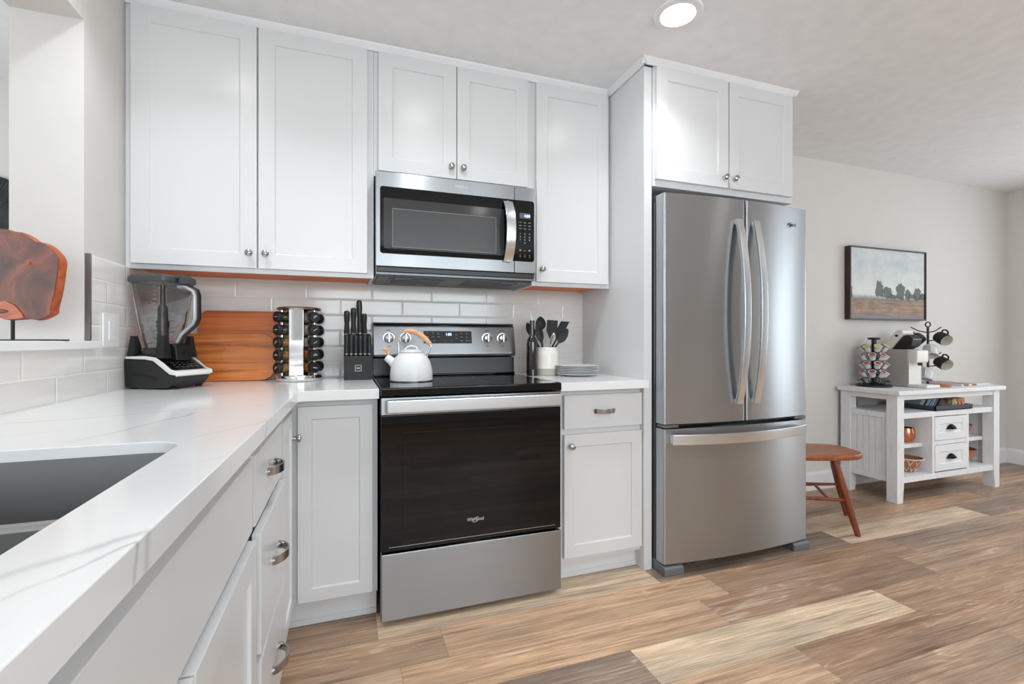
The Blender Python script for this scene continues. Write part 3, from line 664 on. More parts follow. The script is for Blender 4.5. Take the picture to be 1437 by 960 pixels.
# --- countertops
def rounded_rect(x0, y0, x1, y1, r, n=8):
    out = []
    for cx, cy, a0 in ((x1-r, y1-r, 0), (x0+r, y1-r, PI/2), (x0+r, y0+r, PI), (x1-r, y0+r, 3*PI/2)):
        out += [(cx + r*math.cos(a0 + PI/2*i/n), cy + r*math.sin(a0 + PI/2*i/n)) for i in range(n+1)]
    return out
def slab_with_hole(outer, hole, z0, z1):
    cu = bpy.data.curves.new('tmp_slab', 'CURVE'); cu.dimensions = '2D'; cu.fill_mode = 'BOTH'; cu.extrude = (z1-z0)/2
    for pts in (outer, hole):
        sp = cu.splines.new('POLY'); sp.points.add(len(pts)-1); sp.use_cyclic_u = True
        for p, q in zip(sp.points, pts): p.co = (q[0], q[1], 0, 1)
    to = bpy.data.objects.new('tmp_slab', cu); COL.objects.link(to)
    me = bpy.data.meshes.new_from_object(to.evaluated_get(bpy.context.evaluated_depsgraph_get()))
    bpy.data.objects.remove(to); bpy.data.curves.remove(cu); me.transform(Matrix.Translation((0, 0, (z0+z1)/2)))
    t = bmesh.new(); t.from_mesh(me); bpy.data.meshes.remove(me)
    bmesh.ops.remove_doubles(t, verts=t.verts[:], dist=1e-5); bmesh.ops.recalc_face_normals(t, faces=t.faces[:])
    ed = [e for e in t.edges if len(e.link_faces) == 2 and all(abs(v.co.z - z1) < 1e-5 for v in e.verts) and e.calc_face_angle(0) > 1]
    bmesh.ops.bevel(t, geom=ed, offset=0.002, segments=3, profile=0.5, affect='EDGES')
    return MB().merge(t)
CT = 0.914
SX0, SX1, SY0, SY1 = 0.115, 0.534, -2.235, -1.52
FX = lambda y: 0.648 + (y + 0.67) * 0.0098
outer = [(0.0125, -2.76), (FX(-2.76), -2.76), (FX(-0.69), -0.69), (FX(-0.67)+0.012, -0.672), (0.932, -0.672), (0.932, -0.0125), (0.0125, -0.0125)]
b = slab_with_hole(outer, rounded_rect(SX0, SY0, SX1, SY1, 0.058)[::-1], CT - 0.020, CT)
b.prism([(FX(-2.76), -2.76), (FX(-0.69), -0.69), (FX(-0.67)+0.012, -0.672), (0.932, -0.672), (0.932, -0.640), (0.615, -0.640), (0.600, -0.68), (0.600, -2.76)], 'z', 0.8765, CT - 0.020)
ct = b.build('countertop', M['quartz'], smooth=30)
tag(ct, 'white veined quartz countertop wrapping the corner around the sink', 'countertop')
b = MB(); b.box(1.7005, -0.672, 0.8765, 2.1548, -0.0125, CT, 0.0018)
tag(set_origin(b.build('countertop', M['quartz']), (1.93, -0.33, CT)), 'short white quartz countertop between stove and refrigerator panel', 'countertop')
# --- undermount double sink
sk = thing('kitchen_sink', 'undermount stainless double-bowl sink set into the white countertop', 'sink', ((SX0+SX1)/2, -1.88, CT - 0.02))
def bowl(y0, y1, depth):
    """one open bowl, shell with rounded corners"""
    b = MB(); zt = CT - 0.0205; x0, x1 = SX0 + 0.004 - 0.006, SX1 + 0.006
    rings = []
    for ins, z, r in ((0, zt, 0.055), (0.004, zt - depth + 0.03, 0.053), (0.010, zt - depth + 0.012, 0.05), (0.026, zt - depth, 0.045), (0.12, zt - depth - 0.003, 0.03)):
        rings.append([(x, y, z) for x, y in rounded_rect(x0 + ins, y0 + ins, x1 - ins, y1 - ins, min(r, (y1-y0)/2 - ins - 0.002), 6)])
    t = bmesh.new(); R = [[t.verts.new(p) for p in q] for q in rings]; n = len(R[0])
    for A, B in zip(R, R[1:]):
        for k in range(n): t.faces.new((A[k], A[(k+1) % n], B[(k+1) % n], B[k]))
    t.faces.new(R[-1])
    return b.merge(t)
YD = -1.705
bowl(SY0 - 0.006, SY1 + 0.005, 0.22).build('bowl', M['sink'], sk)
zf = CT - 0.0205 - 0.222
b = MB(); b.prism([(YD - 0.030, zf), (YD - 0.016, zf + 0.10), (YD - 0.014, CT - 0.078), (YD - 0.010, CT - 0.071), (YD - 0.003, CT - 0.068), (YD + 0.006, CT - 0.070), (YD + 0.012, CT - 0.078), (YD + 0.014, zf + 0.10), (YD + 0.028, zf)], 'x', SX0 + 0.002, SX1 + 0.002)
b.build('divider', M['sink'], sk)
for yy, dz in ((-1.61, 0.219), (-1.97, 0.219)):
    MB().lathe([(0, 0.0035), (0.025, 0.0035), (0.040, 0.0045), (0.044, 0.001), (0.044, 0.0), (0, 0)], (0.325, yy, CT - 0.0235 - dz), 28).build('drain', M['chrome'], sk)

# --- outlet plate on the side tile
t = thing('wall_switch', 'white rocker switch plate on the grey tile beside the blender', 'switch', (0.012, -0.475, 1.135))
MB().box(0.012, -0.535, 1.075, 0.019, -0.415, 1.196, 0.003).build('plate', M['plastic_w'], t)
MB().box(0.018, -0.498, 1.100, 0.0215, -0.452, 1.170, 0.0015).build('rocker', M['plastic_w'], t)

# ================================================================ RANGE
XR0, XR1 = 0.937, 1.694
rg = thing('electric_range', 'stainless electric range with black glass oven door and blue clock', 'stove', ((XR0+XR1)/2, -0.35, 0))
MB().box(XR0 + 0.004, -0.645, 0.035, XR1 - 0.004, -0.04, 0.895).build('body', M['matteblack'], rg)
b = MB(); b.box(XR0 - 0.0, -0.695, 0.884, XR1, -0.05, 0.918, 0.006); b.build('cooktop', M['bglass'], rg)
for cx, cy, r in ((1.12, -0.25, 0.085), (1.50, -0.25, 0.085), (1.11, -0.52, 0.10), (1.50, -0.52, 0.115)):
    MB().lathe([(r, 0.9182), (r + 0.002, 0.9184), (r + 0.004, 0.9182)], (cx, cy, 0), 48).build('burner_ring', M['dgrey'], rg)
# door: steel band on top, black glass, black lower lip
dr = MB().box(XR0 + 0.001, -0.685, 0.286, XR1 - 0.001, -0.646, 0.812, 0.004).build('oven_door', M['bglass'], rg)
MB().box(XR0 + 0.001, -0.686, 0.8125, XR1 - 0.001, -0.646, 0.879, 0.003).build('door_band', M['rsteel'], dr)
MB().box(1.02, -0.6862, 0.352, 1.61, -0.6848, 0.742, 0.0006).build('door_window', M['bglass'], dr)
MB().box(XR0 + 0.03, -0.6866, 0.302, XR1 - 0.03, -0.6846, 0.3045).build('lip_line', M['nickel'], dr)
b = MB(); b.box(0.956, -0.747, 0.826, 1.668, -0.728, 0.876, 0.005)
b.box(0.956, -0.73, 0.836, 0.985, -0.685, 0.866, 0.004); b.box(1.639, -0.73, 0.836, 1.668, -0.685, 0.866, 0.004)
b.build('handle', M['steel2'], dr)
MB().box(XR0 + 0.001, -0.690, 0.022, XR1 - 0.001, -0.646, 0.280, 0.005).build('storage_drawer', M['rsteel'], rg)
for x in (0.985, 1.64):
    for y in (-0.60, -0.10): MB().lathe([(0, 0), (0.017, 0), (0.017, 0.006), (0.009, 0.010), (0.009, 0.036), (0, 0.036)], (x, y, 0), 16).build('foot', M['black'], rg)
# backguard
bgp = [(-0.020, 1.008), (-0.104, 1.016), (-0.110, 1.03), (-0.080, 1.168), (-0.068, 1.184), (-0.020, 1.186)]
gu = MB().prism(bgp, 'x', XR0 + 0.002, XR1 - 0.002, 0.004).build('control_panel', M['rsteel'], rg)
MB().prism([(-0.02, 0.900), (-0.088, 0.905), (-0.083, 1.0085), (-0.02, 1.0085)], 'x', XR0 + 0.004, XR1 - 0.004).build('lower_backguard', M['black'], rg)
MB().box(XR0 + 0.004, -0.104, 0.9178, XR1 - 0.004, -0.08, 0.928, 0.004).build('rear_trim', M['bglass'], rg)
MB().box(XR0 + 0.002, -0.070, 1.1855, XR1 - 0.002, -0.018, 1.1925, 0.003).build('top_cap', M['dgrey'], rg)
def gy(z): return -0.110 + (z - 1.03) / 0.138 * 0.030     # panel face y at height z
def on_panel(z, out): return gy(z) - out
dp = MB().prism([(on_panel(1.085, 0.0005), 1.085), (on_panel(1.150, 0.0005), 1.150), (on_panel(1.150, -0.004), 1.150), (on_panel(1.085, -0.004), 1.085)], 'x', 1.190, 1.447).build('display', M['black'], gu)
PU = Vector((0, 0.030, 0.138)).normalized()
text_mesh('1:03', 0.019, 0.0004, 'clock_digits', M['led'], dp, (1.322, on_panel(1.132, 0.0012), 1.132), (1,0,0), PU)
for half in ([(1.212, 1.140), (1.240, 1.140), (1.268, 1.138), (1.240, 1.120), (1.268, 1.120), (1.212, 1.120), (1.245, 1.099)], [(1.392, 1.138), (1.420, 1.138), (1.392, 1.118), (1.420, 1.118), (1.392, 1.099), (1.420, 1.099), (1.437, 1.099), (1.362, 1.130), (1.362, 1.112)]):
    b = MB()
    for i, (x, z) in enumerate(half):
        w = 0.006 if i % 3 else 0.004
        b.box(x - w, on_panel(z, 0.0012), z - 0.0018, x + w, on_panel(z, 0.0), z + 0.0018)
    b.build('button_marking', M['dimmark'], dp)
b = MB()
for x in (1.303, 1.334):
    b.tube([(x-0.009, on_panel(1.098, 0.001), 1.105), (x-0.009, on_panel(1.091, 0.001), 1.091), (x+0.009, on_panel(1.091, 0.001), 1.091), (x+0.009, on_panel(1.098, 0.001), 1.105)], 0.0009, 6)
    b.box(x - 0.004, on_panel(1.098, 0.001), 1.095, x + 0.004, on_panel(1.098, 0.0), 1.101)
b.build('start_marking', M['amber'], dp)
for x in (1.015, 1.097, 1.533, 1.619):
    z = 1.112; b = MB(); y = gy(z)
    b.lathe([(0, 0), (0.031, 0), (0.031, -0.003), (0.028, -0.005), (0, -0.005)], (x, y + 0.002, z), 36, 'y')
    kd = b.build('knob_bezel', M['steel2'], gu)
    b = MB(); b.lathe([(0, -0.004), (0.023, -0.004), (0.0245, -0.008), (0.022, -0.022), (0.018, -0.025), (0, -0.025)], (x, y, z), 36, 'y')
    b.box(x - 0.0065, y - 0.036, z - 0.022, x + 0.0065, y - 0.022, z + 0.022, 0.003)
    b.build('control_knob', M['nickel'], gu)
    MB().box(x - 0.012, on_panel(z+0.042, 0.0012), z + 0.040, x + 0.012, on_panel(z+0.042, 0.0), z + 0.0425).build('dial_marking', M['darkmark'], gu)
    MB().box(x - 0.008, on_panel(z-0.042, 0.0012), z - 0.043, x + 0.008, on_panel(z-0.042, 0), z - 0.0405).build('dial_marking', M['darkmark'], gu)
def logo(name, cx, y, cz, w, m, parent, depth=0.0004):
    b = text_mesh('Whirlpool', w * 0.27, depth, None, None, None, (cx, y, cz), (1,0,0), (0,0,1), squeeze=0.86, shear=0.08)
    b.tube([(cx + 0.02*w + 0.20*w*math.cos(a)*1.0, y, cz - 0.03*w + 0.11*w*math.sin(a) + 0.07*w*math.cos(a)) for a in [0.5 + i * 5.2 / 22 for i in range(23)]], 0.011 * w, 6)
    return b.build(name, m, parent, smooth=0)
logo('brand_lettering', 1.310, -0.6866, 0.372, 0.072, M['mark'], dr)

# ================================================================ MICROWAVE
XM0, XM1 = 0.9345, 1.697
mw = thing('microwave', 'stainless over-the-range microwave with black door window and arched handle', 'microwave', ((XM0+XM1)/2, -0.2, 1.37))
MB().box(XM0 + 0.002, -0.372, 1.395, XM1 - 0.002, -0.014, 1.848, 0.002).build('body', M['dsteel'], mw)
md = MB().box(XM0, -0.3945, 1.430, 1.5825, -0.373, 1.849, 0.003).build('door', M['rsteel'], mw)
MB().box(1.5845, -0.3945, 1.430, XM1, -0.373, 1.849, 0.003).build('control_face', M['rsteel'], mw)
def rrect_xz(x0, x1, z0, z1, r, right=True, left=True, n=5):
    pts = []
    for cx, cz, a0, on in ((x1-r, z1-r, 0, right), (x0+r, z1-r, PI/2, left), (x0+r, z0+r, PI, left), (x1-r, z0+r, 3*PI/2, right)):
        if on: pts += [(cx + r*math.cos(a0 + PI/2*i/n), cz + r*math.sin(a0 + PI/2*i/n)) for i in range(n+1)]
        else: pts.append((x1 if cx > (x0+x1)/2 else x0, z1 if cz > (z0+z1)/2 else z0))
    return pts
gl = MB().prism(rrect_xz(0.953, 1.5825, 1.486, 1.783, 0.012, right=False), 'y', -0.3962, -0.380).build('door_glass', M['bglass'], md)
# sloped window recess drawn as a frame and a mesh screen
b = MB().prism(rrect_xz(0.968, 1.530, 1.508, 1.732, 0.008), 'y', -0.3968, -0.390); b.build('window_surround', M['mwgrey'], gl)
MB().prism(rrect_xz(1.006, 1.489, 1.516, 1.688, 0.003), 'y', -0.3974, -0.390).build('window_screen', M['mwglass'], gl)
b = MB(); o_ = 0.0018
for (x0, x1, z0, z1) in ((1.006, 1.489, 1.688-o_, 1.688), (1.006, 1.489, 1.516, 1.516+o_), (1.006, 1.006+o_, 1.516, 1.688), (1.489-o_, 1.489, 1.516, 1.688)): b.box(x0, -0.3980, z0, x1, -0.392, z1)
b.build('window_outline', M['dimmark'], gl)
cp = MB().prism(rrect_xz(1.5845, 1.685, 1.486, 1.783, 0.012, left=False), 'y', -0.3962, -0.380).build('control_glass', M['bglass'], mw)
MB().box(1.609, -0.3970, 1.696, 1.664, -0.392, 1.722).build('display', M['lcd'], cp)
text_mesh('1:04', 0.018, 0.0003, 'clock_digits', M['led'], cp, (1.648, -0.3973, 1.708), (1,0,0), (0,0,1))
b = MB()
for r_, z in enumerate((1.676, 1.661, 1.646)):
    for q, x in enumerate((1.612, 1.636, 1.660)): b.box(x - 0.006, -0.3968, z - 0.0012 * (1 + (r_ + q) % 2), x + 0.006, -0.392, z + 0.0012)
b.build('button_marking', M['dimmark'], cp)
for n_, (r_, q) in enumerate([(a, d_) for a in range(3) for d_ in range(3)] + [(3, 1)]):
    text_mesh(str((n_ + 1) % 10), 0.0105, 0.0002, 'number_key', M['mark'], cp, (1.612 + 0.024 * q, -0.3966, 1.620 - 0.0145 * r_), (1,0,0), (0,0,1))
b = MB()
for q, x in enumerate((1.612, 1.636, 1.660)):
    b.box(x - 0.005, -0.3968, 1.537, x + 0.005, -0.392, 1.544 if q != 1 else 1.5395)
    b.box(x - 0.004, -0.3968, 1.508, x + 0.004, -0.392, 1.5105); b.box(x - 0.003, -0.3968, 1.516, x + 0.003, -0.392, 1.5185)
b.build('start_key', M['dimmark'], cp)
h = arc_pts((1.546, -0.402, 1.481), (1.546, -0.402, 1.768), (0, -0.052, 0), 18, 2.4)
b = MB(); b.band(h, (0.046, 0, 0), 0.009); b.build('handle', M['steel2'], md)
b = MB(); b.lathe([(0, 0), (0.016, 0), (0.013, -0.008), (0, -0.008)], (1.546, -0.396, 1.490), 16, 'y'); b.lathe([(0, 0), (0.016, 0), (0.013, -0.008), (0, -0.008)], (1.546, -0.396, 1.760), 16, 'y'); b.build('handle_mount', M['chrome'], md)
b = MB(); b.box(XM0 + 0.006, -0.388, 1.406, XM1 - 0.008, -0.355, 1.429, 0.003); b.build('vent_strip', M['black'], mw)
b = MB(); b.box(XM0 + 0.01, -0.356, 1.388, XM1 - 0.012, -0.020, 1.399, 0.002)
b.build('underside', M['black'], mw)
for x0, x1 in ((1.00, 1.26), (1.37, 1.63)):
    b = MB(); b.box(x0, -0.30, 1.3845, x1, -0.12, 1.3885, 0.001)
    for k in range(8): b.box(x0 + 0.01, -0.29 + k*0.021, 1.3825, x1 - 0.01, -0.282 + k*0.021, 1.385)
    b.build('grease_filter', M['ghood'], mw)
b = MB(); b.box(1.02, -0.345, 1.384, 1.10, -0.31, 1.389, 0.002); b.box(1.53, -0.345, 1.384, 1.61, -0.31, 1.389, 0.002); b.build('cooktop_lamp', M['lgrey'], mw)
logo('brand_lettering', 1.318, -0.3950, 1.817, 0.062, M['mark'], md)

# ================================================================ REFRIGERATOR
XF0, XF1, XFM = 2.210, 3.116, 2.672
fr = thing('refrigerator', 'stainless french-door refrigerator with bottom freezer drawer', 'refrigerator', (2.66, -0.4, 0))
b = MB(); b.box(XF0, -0.640, 0.030, XF1, -0.045, 1.765, 0.003); b.build('body', M['dsteel'], fr)
def fy(x):       # gently bowed front
    t = (x - (XF0+XF1)/2) / ((XF1-XF0)/2); return -0.708 - 0.030 * (1 - t*t)
def bowed(x0, x1, z0, z1, r=0.010):
    """curved-front door panel with rounded vertical edges"""
    xs = [x0 + (x1-x0)*i/24 for i in range(25)]
    pts = [(x0, -0.650), (x0, fy(x0) + r)]
    for k in range(1, 6):
        a = PI/2*k/6; pts.append((x0 + r*(1-math.cos(a)), fy(x0 + r) + r*(1-math.sin(a))))
    pts += [(x, fy(x)) for x in xs if x0 + r <= x <= x1 - r]
    for k in range(5, 0, -1):
        a = PI/2*k/6; pts.append((x1 - r*(1-math.cos(a)), fy(x1 - r) + r*(1-math.sin(a))))
    pts += [(x1, fy(x1) + r), (x1, -0.650)]
    return MB().prism(pts, 'z', z0, z1)
def edge_cap(x0, x1, z0, z1): return bowed(x0, x1, z0, z1)
dl = bowed(XF0 + 0.001, XFM - 0.004, 0.707, 1.792).build('door', M['steel'], fr, smooth=30)
drr = bowed(XFM + 0.004, XF1 - 0.001, 0.707, 1.792).build('door', M['steel'], fr, smooth=30)
fz = bowed(XF0 + 0.001, XF1 - 0.001, 0.052, 0.684).build('freezer_drawer', M['steel'], fr, smooth=30)
for x, par in ((XFM - 0.053, dl), (XFM + 0.053, drr)):
    h = arc_pts((x, -0.748, 0.792), (x, -0.748, 1.690), (0, -0.050, 0), 22, 2.2)
    b = MB(); b.band(h, (0.038, 0, 0), 0.016)
    for z in (0.803, 1.679): b.box(x - 0.016, -0.752, z - 0.012, x + 0.016, fy(x) + 0.004, z + 0.012, 0.003)
    b.build('handle', M['steel2'], par)
h = arc_pts((2.232, -0.745, 0.641), (3.060, -0.745, 0.641), (0, -0.058, 0), 24, 2.1)
b = MB(); b.band(h, (0, 0, 0.048), 0.014)
for x in (2.246, 3.046): b.box(x - 0.013, -0.750, 0.622, x + 0.013, fy(x) + 0.006, 0.660, 0.003)
b.build('handle', M['steel2'], fz)
# hinge covers, gaskets, seam, feet, grille
b = MB(); b.box(XF0 + 0.004, -0.652, 0.06, XF1 - 0.004, -0.6395, 1.76); b.build('gasket', M['black'], fr, smooth=0)
for x0, x1 in ((XF0 + 0.004, XF0 + 0.085), (XF1 - 0.085, XF1 - 0.004)):
    b = MB(); b.prism([(-0.700, 1.7655), (-0.700, 1.7655), (-0.560, 1.7655), (-0.560, 1.790), (-0.640, 1.797)][1:], 'x', x0, x1, 0.003); b.build('hinge_cover', M['dsteel'], fr)
    b = MB(); b.box(x0, -0.708, 0.6885, x1, -0.640, 0.7025, 0.003); b.build('hinge_bracket', M['lgrey'], fr)
b = MB(); b.box(XF0 + 0.02, -0.672, 0.686, XF1 - 0.02, -0.6395, 0.705); b.build('seam_gasket', M['black'], fr, smooth=0)
b = MB(); b.box(XF0 + 0.03, -0.650, 0.012, XF1 - 0.03, -0.60, 0.050, 0.003); b.build('base_grille', M['black'], fr)
for x0, x1 in ((XF0 - 0.004, XF0 + 0.105), (XF1 - 0.105, XF1 + 0.004)):
    b = MB(); b.prism([(-0.722, 0.0), (-0.722, 0.034), (-0.712, 0.042), (-0.66, 0.050), (-0.60, 0.052), (-0.60, 0.0)], 'x', x0, x1, 0.004); b.build('foot', M['lgrey'], fr)
logo('brand_lettering', 2.972, fy(2.972) - 0.0008, 1.700, 0.098, M['darkmark'], drr, 0.0006)

# ================================================================ COUNTER OBJECTS
# --- kettle on the stove
KX, KY, KZ = 1.091, -0.385, 0.9185
k = thing('kettle', 'white whistling kettle with pale wood handle on the black cooktop', 'kettle', (KX, KY, KZ))
b = MB(); b.lathe([(0, 0.0), (0.092, 0.0), (0.094, 0.004), (0.0945, 0.03), (0.092, 0.055), (0.084, 0.085), (0.071, 0.108), (0.055, 0.123), (0.043, 0.129), (0.0, 0.129)], (KX, KY, KZ), 56)
kb = b.build('pot_body', M['kettle'], k)
MB().lathe([(0, -0.0005), (0.090, -0.0005), (0.0955, 0.001), (0.0955, 0.0045), (0.092, 0.0045)], (KX, KY, KZ), 48).build('base_ring', M['dsteel'], k)
b = MB(); b.lathe([(0.0, 0.128), (0.051, 0.128), (0.052, 0.131), (0.050, 0.137), (0.030, 0.141), (0, 0.142)], (KX, KY, KZ), 40)
ld_ = b.build('lid', M['kettle'], k)
hx, hy = math.cos(-0.33), math.sin(-0.33)
def kp(u, z, v=0.0): return (KX + u*hx - v*hy, KY + u*hy + v*hx, KZ + z)
b = MB(); b.tube([kp(-0.030, 0.139), kp(-0.022, 0.151), kp(0.0, 0.158), kp(0.022, 0.151), kp(0.030, 0.139)], 0.0042, 10); b.build('lid_handle', M['kettle'], ld_)
b = MB(); b.tube([kp(-0.075, 0.075), kp(-0.092, 0.090), kp(-0.112, 0.106)], [0.023, 0.019, 0.0165], 18); b.build('spout', M['kettle'], k)
b = MB(); b.lathe([(0.0, 0.0), (0.006, 0.0), (0.008, 0.014), (0.011, 0.022), (0.0, 0.022)], (0, 0, 0), 14); b.rot((0,0,0), 'Y', -0.3); b.xf(Matrix.Translation(kp(-0.106, 0.120)))
b.tube([kp(-0.104, 0.138), kp(-0.122, 0.142), kp(-0.134, 0.140)], [0.004, 0.006, 0.003], 10)
b.tube([kp(-0.104, 0.150), kp(-0.102, 0.134), kp(-0.103, 0.118)], [0.003, 0.007, 0.006], 10); b.build('whistle', M['beech'], k)
b = MB(); b.tube([kp(-0.056, 0.112), kp(-0.058, 0.150), kp(-0.058, 0.185), kp(-0.050, 0.208), kp(-0.030, 0.222), kp(-0.022, 0.224)], 0.0036, 10)
b.tube([kp(0.070, 0.100), kp(0.074, 0.118), kp(0.084, 0.142), kp(0.090, 0.156), kp(0.083, 0.168)], 0.0036, 10); b.build('handle_wire', M['chrome'], k)
b = MB(); b.tube([kp(-0.036, 0.219), kp(-0.015, 0.226), kp(0.015, 0.221), kp(0.045, 0.204), kp(0.068, 0.184), kp(0.086, 0.164)], [0.007, 0.0105, 0.012, 0.012, 0.0115, 0.009], 14); b.build('handle_grip', M['beech'], k)

# --- oil bottle
BX, BY = 1.738, -0.235
t = thing('oil_bottle', 'tall dark glass oil bottle with white pour spout beside the stove', 'bottle', (BX, BY, CT))
MB().lathe([(0, 0), (0.027, 0), (0.029, 0.003), (0.029, 0.172), (0.026, 0.190), (0.016, 0.206), (0.0125, 0.214), (0.0125, 0.283), (0.0135, 0.284), (0.0135, 0.292), (0, 0.292)], (BX, BY, CT), 32).build('glass_body', M['oil'], t)
MB().tube([(BX, BY, CT + 0.288), (BX, BY, CT + 0.300), (BX - 0.004, BY, CT + 0.312), (BX - 0.009, BY, CT + 0.335)], [0.006, 0.005, 0.004, 0.003], 10).build('pour_spout', M['plastic_w'], t)
# --- utensil crock
CX, CY = 1.836, -0.20
t = thing('utensil_crock', 'cream stoneware crock with greige base holding black utensils', 'jar', (CX, CY, CT))
MB().lathe([(0.0, 0.012), (0.055, 0.012), (0.058, 0.035), (0.058, 0.118), (0.053, 0.128), (0.052, 0.150), (0.056, 0.150), (0.0575, 0.146), (0.056, 0.134), (0.0635, 0.122), (0.0650, 0.110), (0.0650, 0.037)], (CX, CY, CT), 44).build('jar_body', M['cream'], t)
MB().lathe([(0, 0), (0.061, 0), (0.0645, 0.004), (0.0650, 0.0375), (0.058, 0.0375), (0.055, 0.012), (0, 0.012)], (CX, CY, CT), 44).build('base_band', M['greige'], t)
UG = 'black kitchen utensils in the crock'
UR = Vector((0.944, -0.331, 0)); UF = Vector((-0.331, -0.944, 0))
def utensil(label, L, h, foot, dep, kind, w, hl, twist=0.0):
    """handle from the crock floor to a head whose tip is L to the side and h above the counter; dep keeps each in its own slice of the crock"""
    O = Vector((CX, CY, CT)); F = O + UR*foot + UF*dep + Vector((0, 0, 0.014)); T = O + UR*L + UF*dep + Vector((0, 0, h)); d = (T - F).normalized()
    side = d.cross(UF).normalized(); nrm = side.cross(d).normalized()
    if nrm.dot(UF) < 0: nrm = -nrm; side = -side
    c_, s_ = math.cos(twist), math.sin(twist); side, nrm = side*c_ + nrm*s_, nrm*c_ - side*s_
    u = thing('utensil', label, 'utensil', F, group=UG); base = T - d*hl
    MB().tube([F, F.lerp(base, 0.5), base + d*hl*0.12], [0.0055, 0.006, 0.0045], 10).build('handle', M['matteblack'], u)
    b = MB(); rings = []; m = 16
    for i in range(m + 1):
        t_ = i / m; y = hl * t_
        if kind == 'spoon':
            ww = max(0.0042 if t_ < 0.5 else 0.0008, w * max(0.0, math.sin(PI * t_ ** 0.85)) ** 0.62); cup = w * 0.45 * math.sin(PI * t_)
            rings.append([base + d*y + side*(ww*math.cos(a)) + nrm*(0.0022*math.sin(a) - cup*(1 - math.cos(a)**2)*(0.9 if math.sin(a) > 0 else 1.0)) for a in [2*PI*q/18 for q in range(18)]])
        else:
            ww = 0.0045 + (w - 0.0045) * min(1.0, t_ / 0.45) ** 0.8; th = 0.0042 - 0.0026 * t_; cut = 0.22 * w if kind == 'turner' else 0.0
            rings.append([base + d*(y + (cut * sx * t_ * 1.6)) + side*(ww*sx) + nrm*(th*sn) for sx, sn in ((-1, -1), (1, -1), (1, 1), (-1, 1))])
    b.loft(rings); b.build('head', M['matteblack'], u)
    return u
utensil('black round ladle at the top of the crock above the front spoon', -0.033, 0.318, -0.012, -0.012, 'spoon', 0.028, 0.075)
utensil('long black spoon in front of the ladle, leaning toward the oil bottle', -0.054, 0.278, 0.010, 0.036, 'spoon', 0.021, 0.105)
utensil('black spoon half hidden behind the oil bottle neck', -0.106, 0.283, 0.028, 0.006, 'spoon', 0.022, 0.085)
utensil('broad black spatula upright in the middle of the crock', 0.036, 0.298, 0.016, -0.036, 'spatula', 0.030, 0.105)
utensil('black slanted turner behind the outermost spoon', 0.104, 0.290, -0.034, -0.020, 'turner', 0.023, 0.105, 0.5)
utensil('black spoon leaning farthest out over the stacked plates', 0.116, 0.250, -0.045, 0.008, 'spoon', 0.0235, 0.092)
t = thing('whisk', 'slim steel whisk among the black utensils in the crock', 'whisk', (CX, CY - 0.03, CT + 0.02), group=None)
b = MB(); b.tube([(CX - 0.01, CY - 0.028, CT + 0.02), (CX + 0.012, CY - 0.036, CT + 0.17)], 0.005, 10); b.build('handle', M['nickel'], t)
b = MB()
for q in range(4):
    a = PI * q / 4; w = 0.011
    b.tube([(CX + 0.012 + 0.030*s_*0.5 + w*math.cos(a)*math.sin(PI*s_)*0.9, CY - 0.036 - 0.004*s_ + w*math.sin(a)*math.sin(PI*s_), CT + 0.17 + 0.06*s_) for s_ in [i/10 for i in range(11)]], 0.0011, 6)
    b.tube([(CX + 0.012 + 0.030*s_*0.5 - w*math.cos(a)*math.sin(PI*s_)*0.9, CY - 0.036 - 0.004*s_ - w*math.sin(a)*math.sin(PI*s_), CT + 0.17 + 0.06*s_) for s_ in [i/10 for i in range(11)]], 0.0011, 6)
b.build('wire_loops', M['chrome'], t)
# --- stack of plates
PX, PY = 1.972, -0.295
ordn = ['lowest', 'second from the bottom', 'third from the bottom', 'third from the top', 'second from the top', 'topmost']
pl0 = None
for i in range(6):
    z = CT + 0.0085 * i
    lab = 'white round plate, %s of the stack beside the crock' % ordn[i]
    if pl0 is None:
        pl0 = MB().lathe([(0, 0), (0.066, 0), (0.070, 0.001), (0.108, 0.0088), (0.1135, 0.011), (0.1145, 0.0125), (0.112, 0.0135), (0.105, 0.0115), (0.070, 0.0050), (0, 0.0045)], (0, 0, 0), 56).build('dinner_plate', M['plate'], None, smooth=30)
        tag(pl0, lab, 'plate', 'stacked white plates'); pl0.location = (PX, PY, z)
    else: dup(pl0, (PX + 0.0012 * ((i * 7) % 3 - 1), PY + 0.001 * (i % 2), z), (0, 0, i * 0.7), lab)

# --- knife block
NX0, NX1, NYF = 0.802, 0.927, -0.215
t = thing('knife_block', 'black knife block with small white square emblem beside the stove', 'knife block', ((NX0+NX1)/2, -0.13, CT))
b = MB(); b.prism([(NYF, CT), (NYF, CT + 0.112), (NYF + 0.035, CT + 0.118), (NYF + 0.05, CT + 0.205), (-0.055, CT + 0.222), (-0.045, CT)], 'x', NX0, NX1, 0.003); kb = b.build('block_body', M['matteblack'], t)
b = MB(); zc_, xc_ = CT + 0.056, 0.8655; e = 0.0145
for (x0, x1, z0, z1) in ((-e, e, e-0.002, e), (-e, e, -e, -e+0.002), (-e, -e+0.002, -e, e), (e-0.002, e, -e, e)): b.box(xc_+x0, NYF-0.0006, zc_+z0, xc_+x1, NYF+0.001, zc_+z1)
for dx in (-0.006, 0.0, 0.006):
    b.box(xc_+dx-0.0016, NYF-0.0006, zc_-0.004, xc_+dx+0.0016, NYF+0.001, zc_+0.004)
b.box(xc_-0.007, NYF-0.0006, zc_-0.001, xc_+0.007, NYF+0.001, zc_+0.001)
b.build('emblem', M['mark'], kb)
KG = 'black-handled knives in the block'
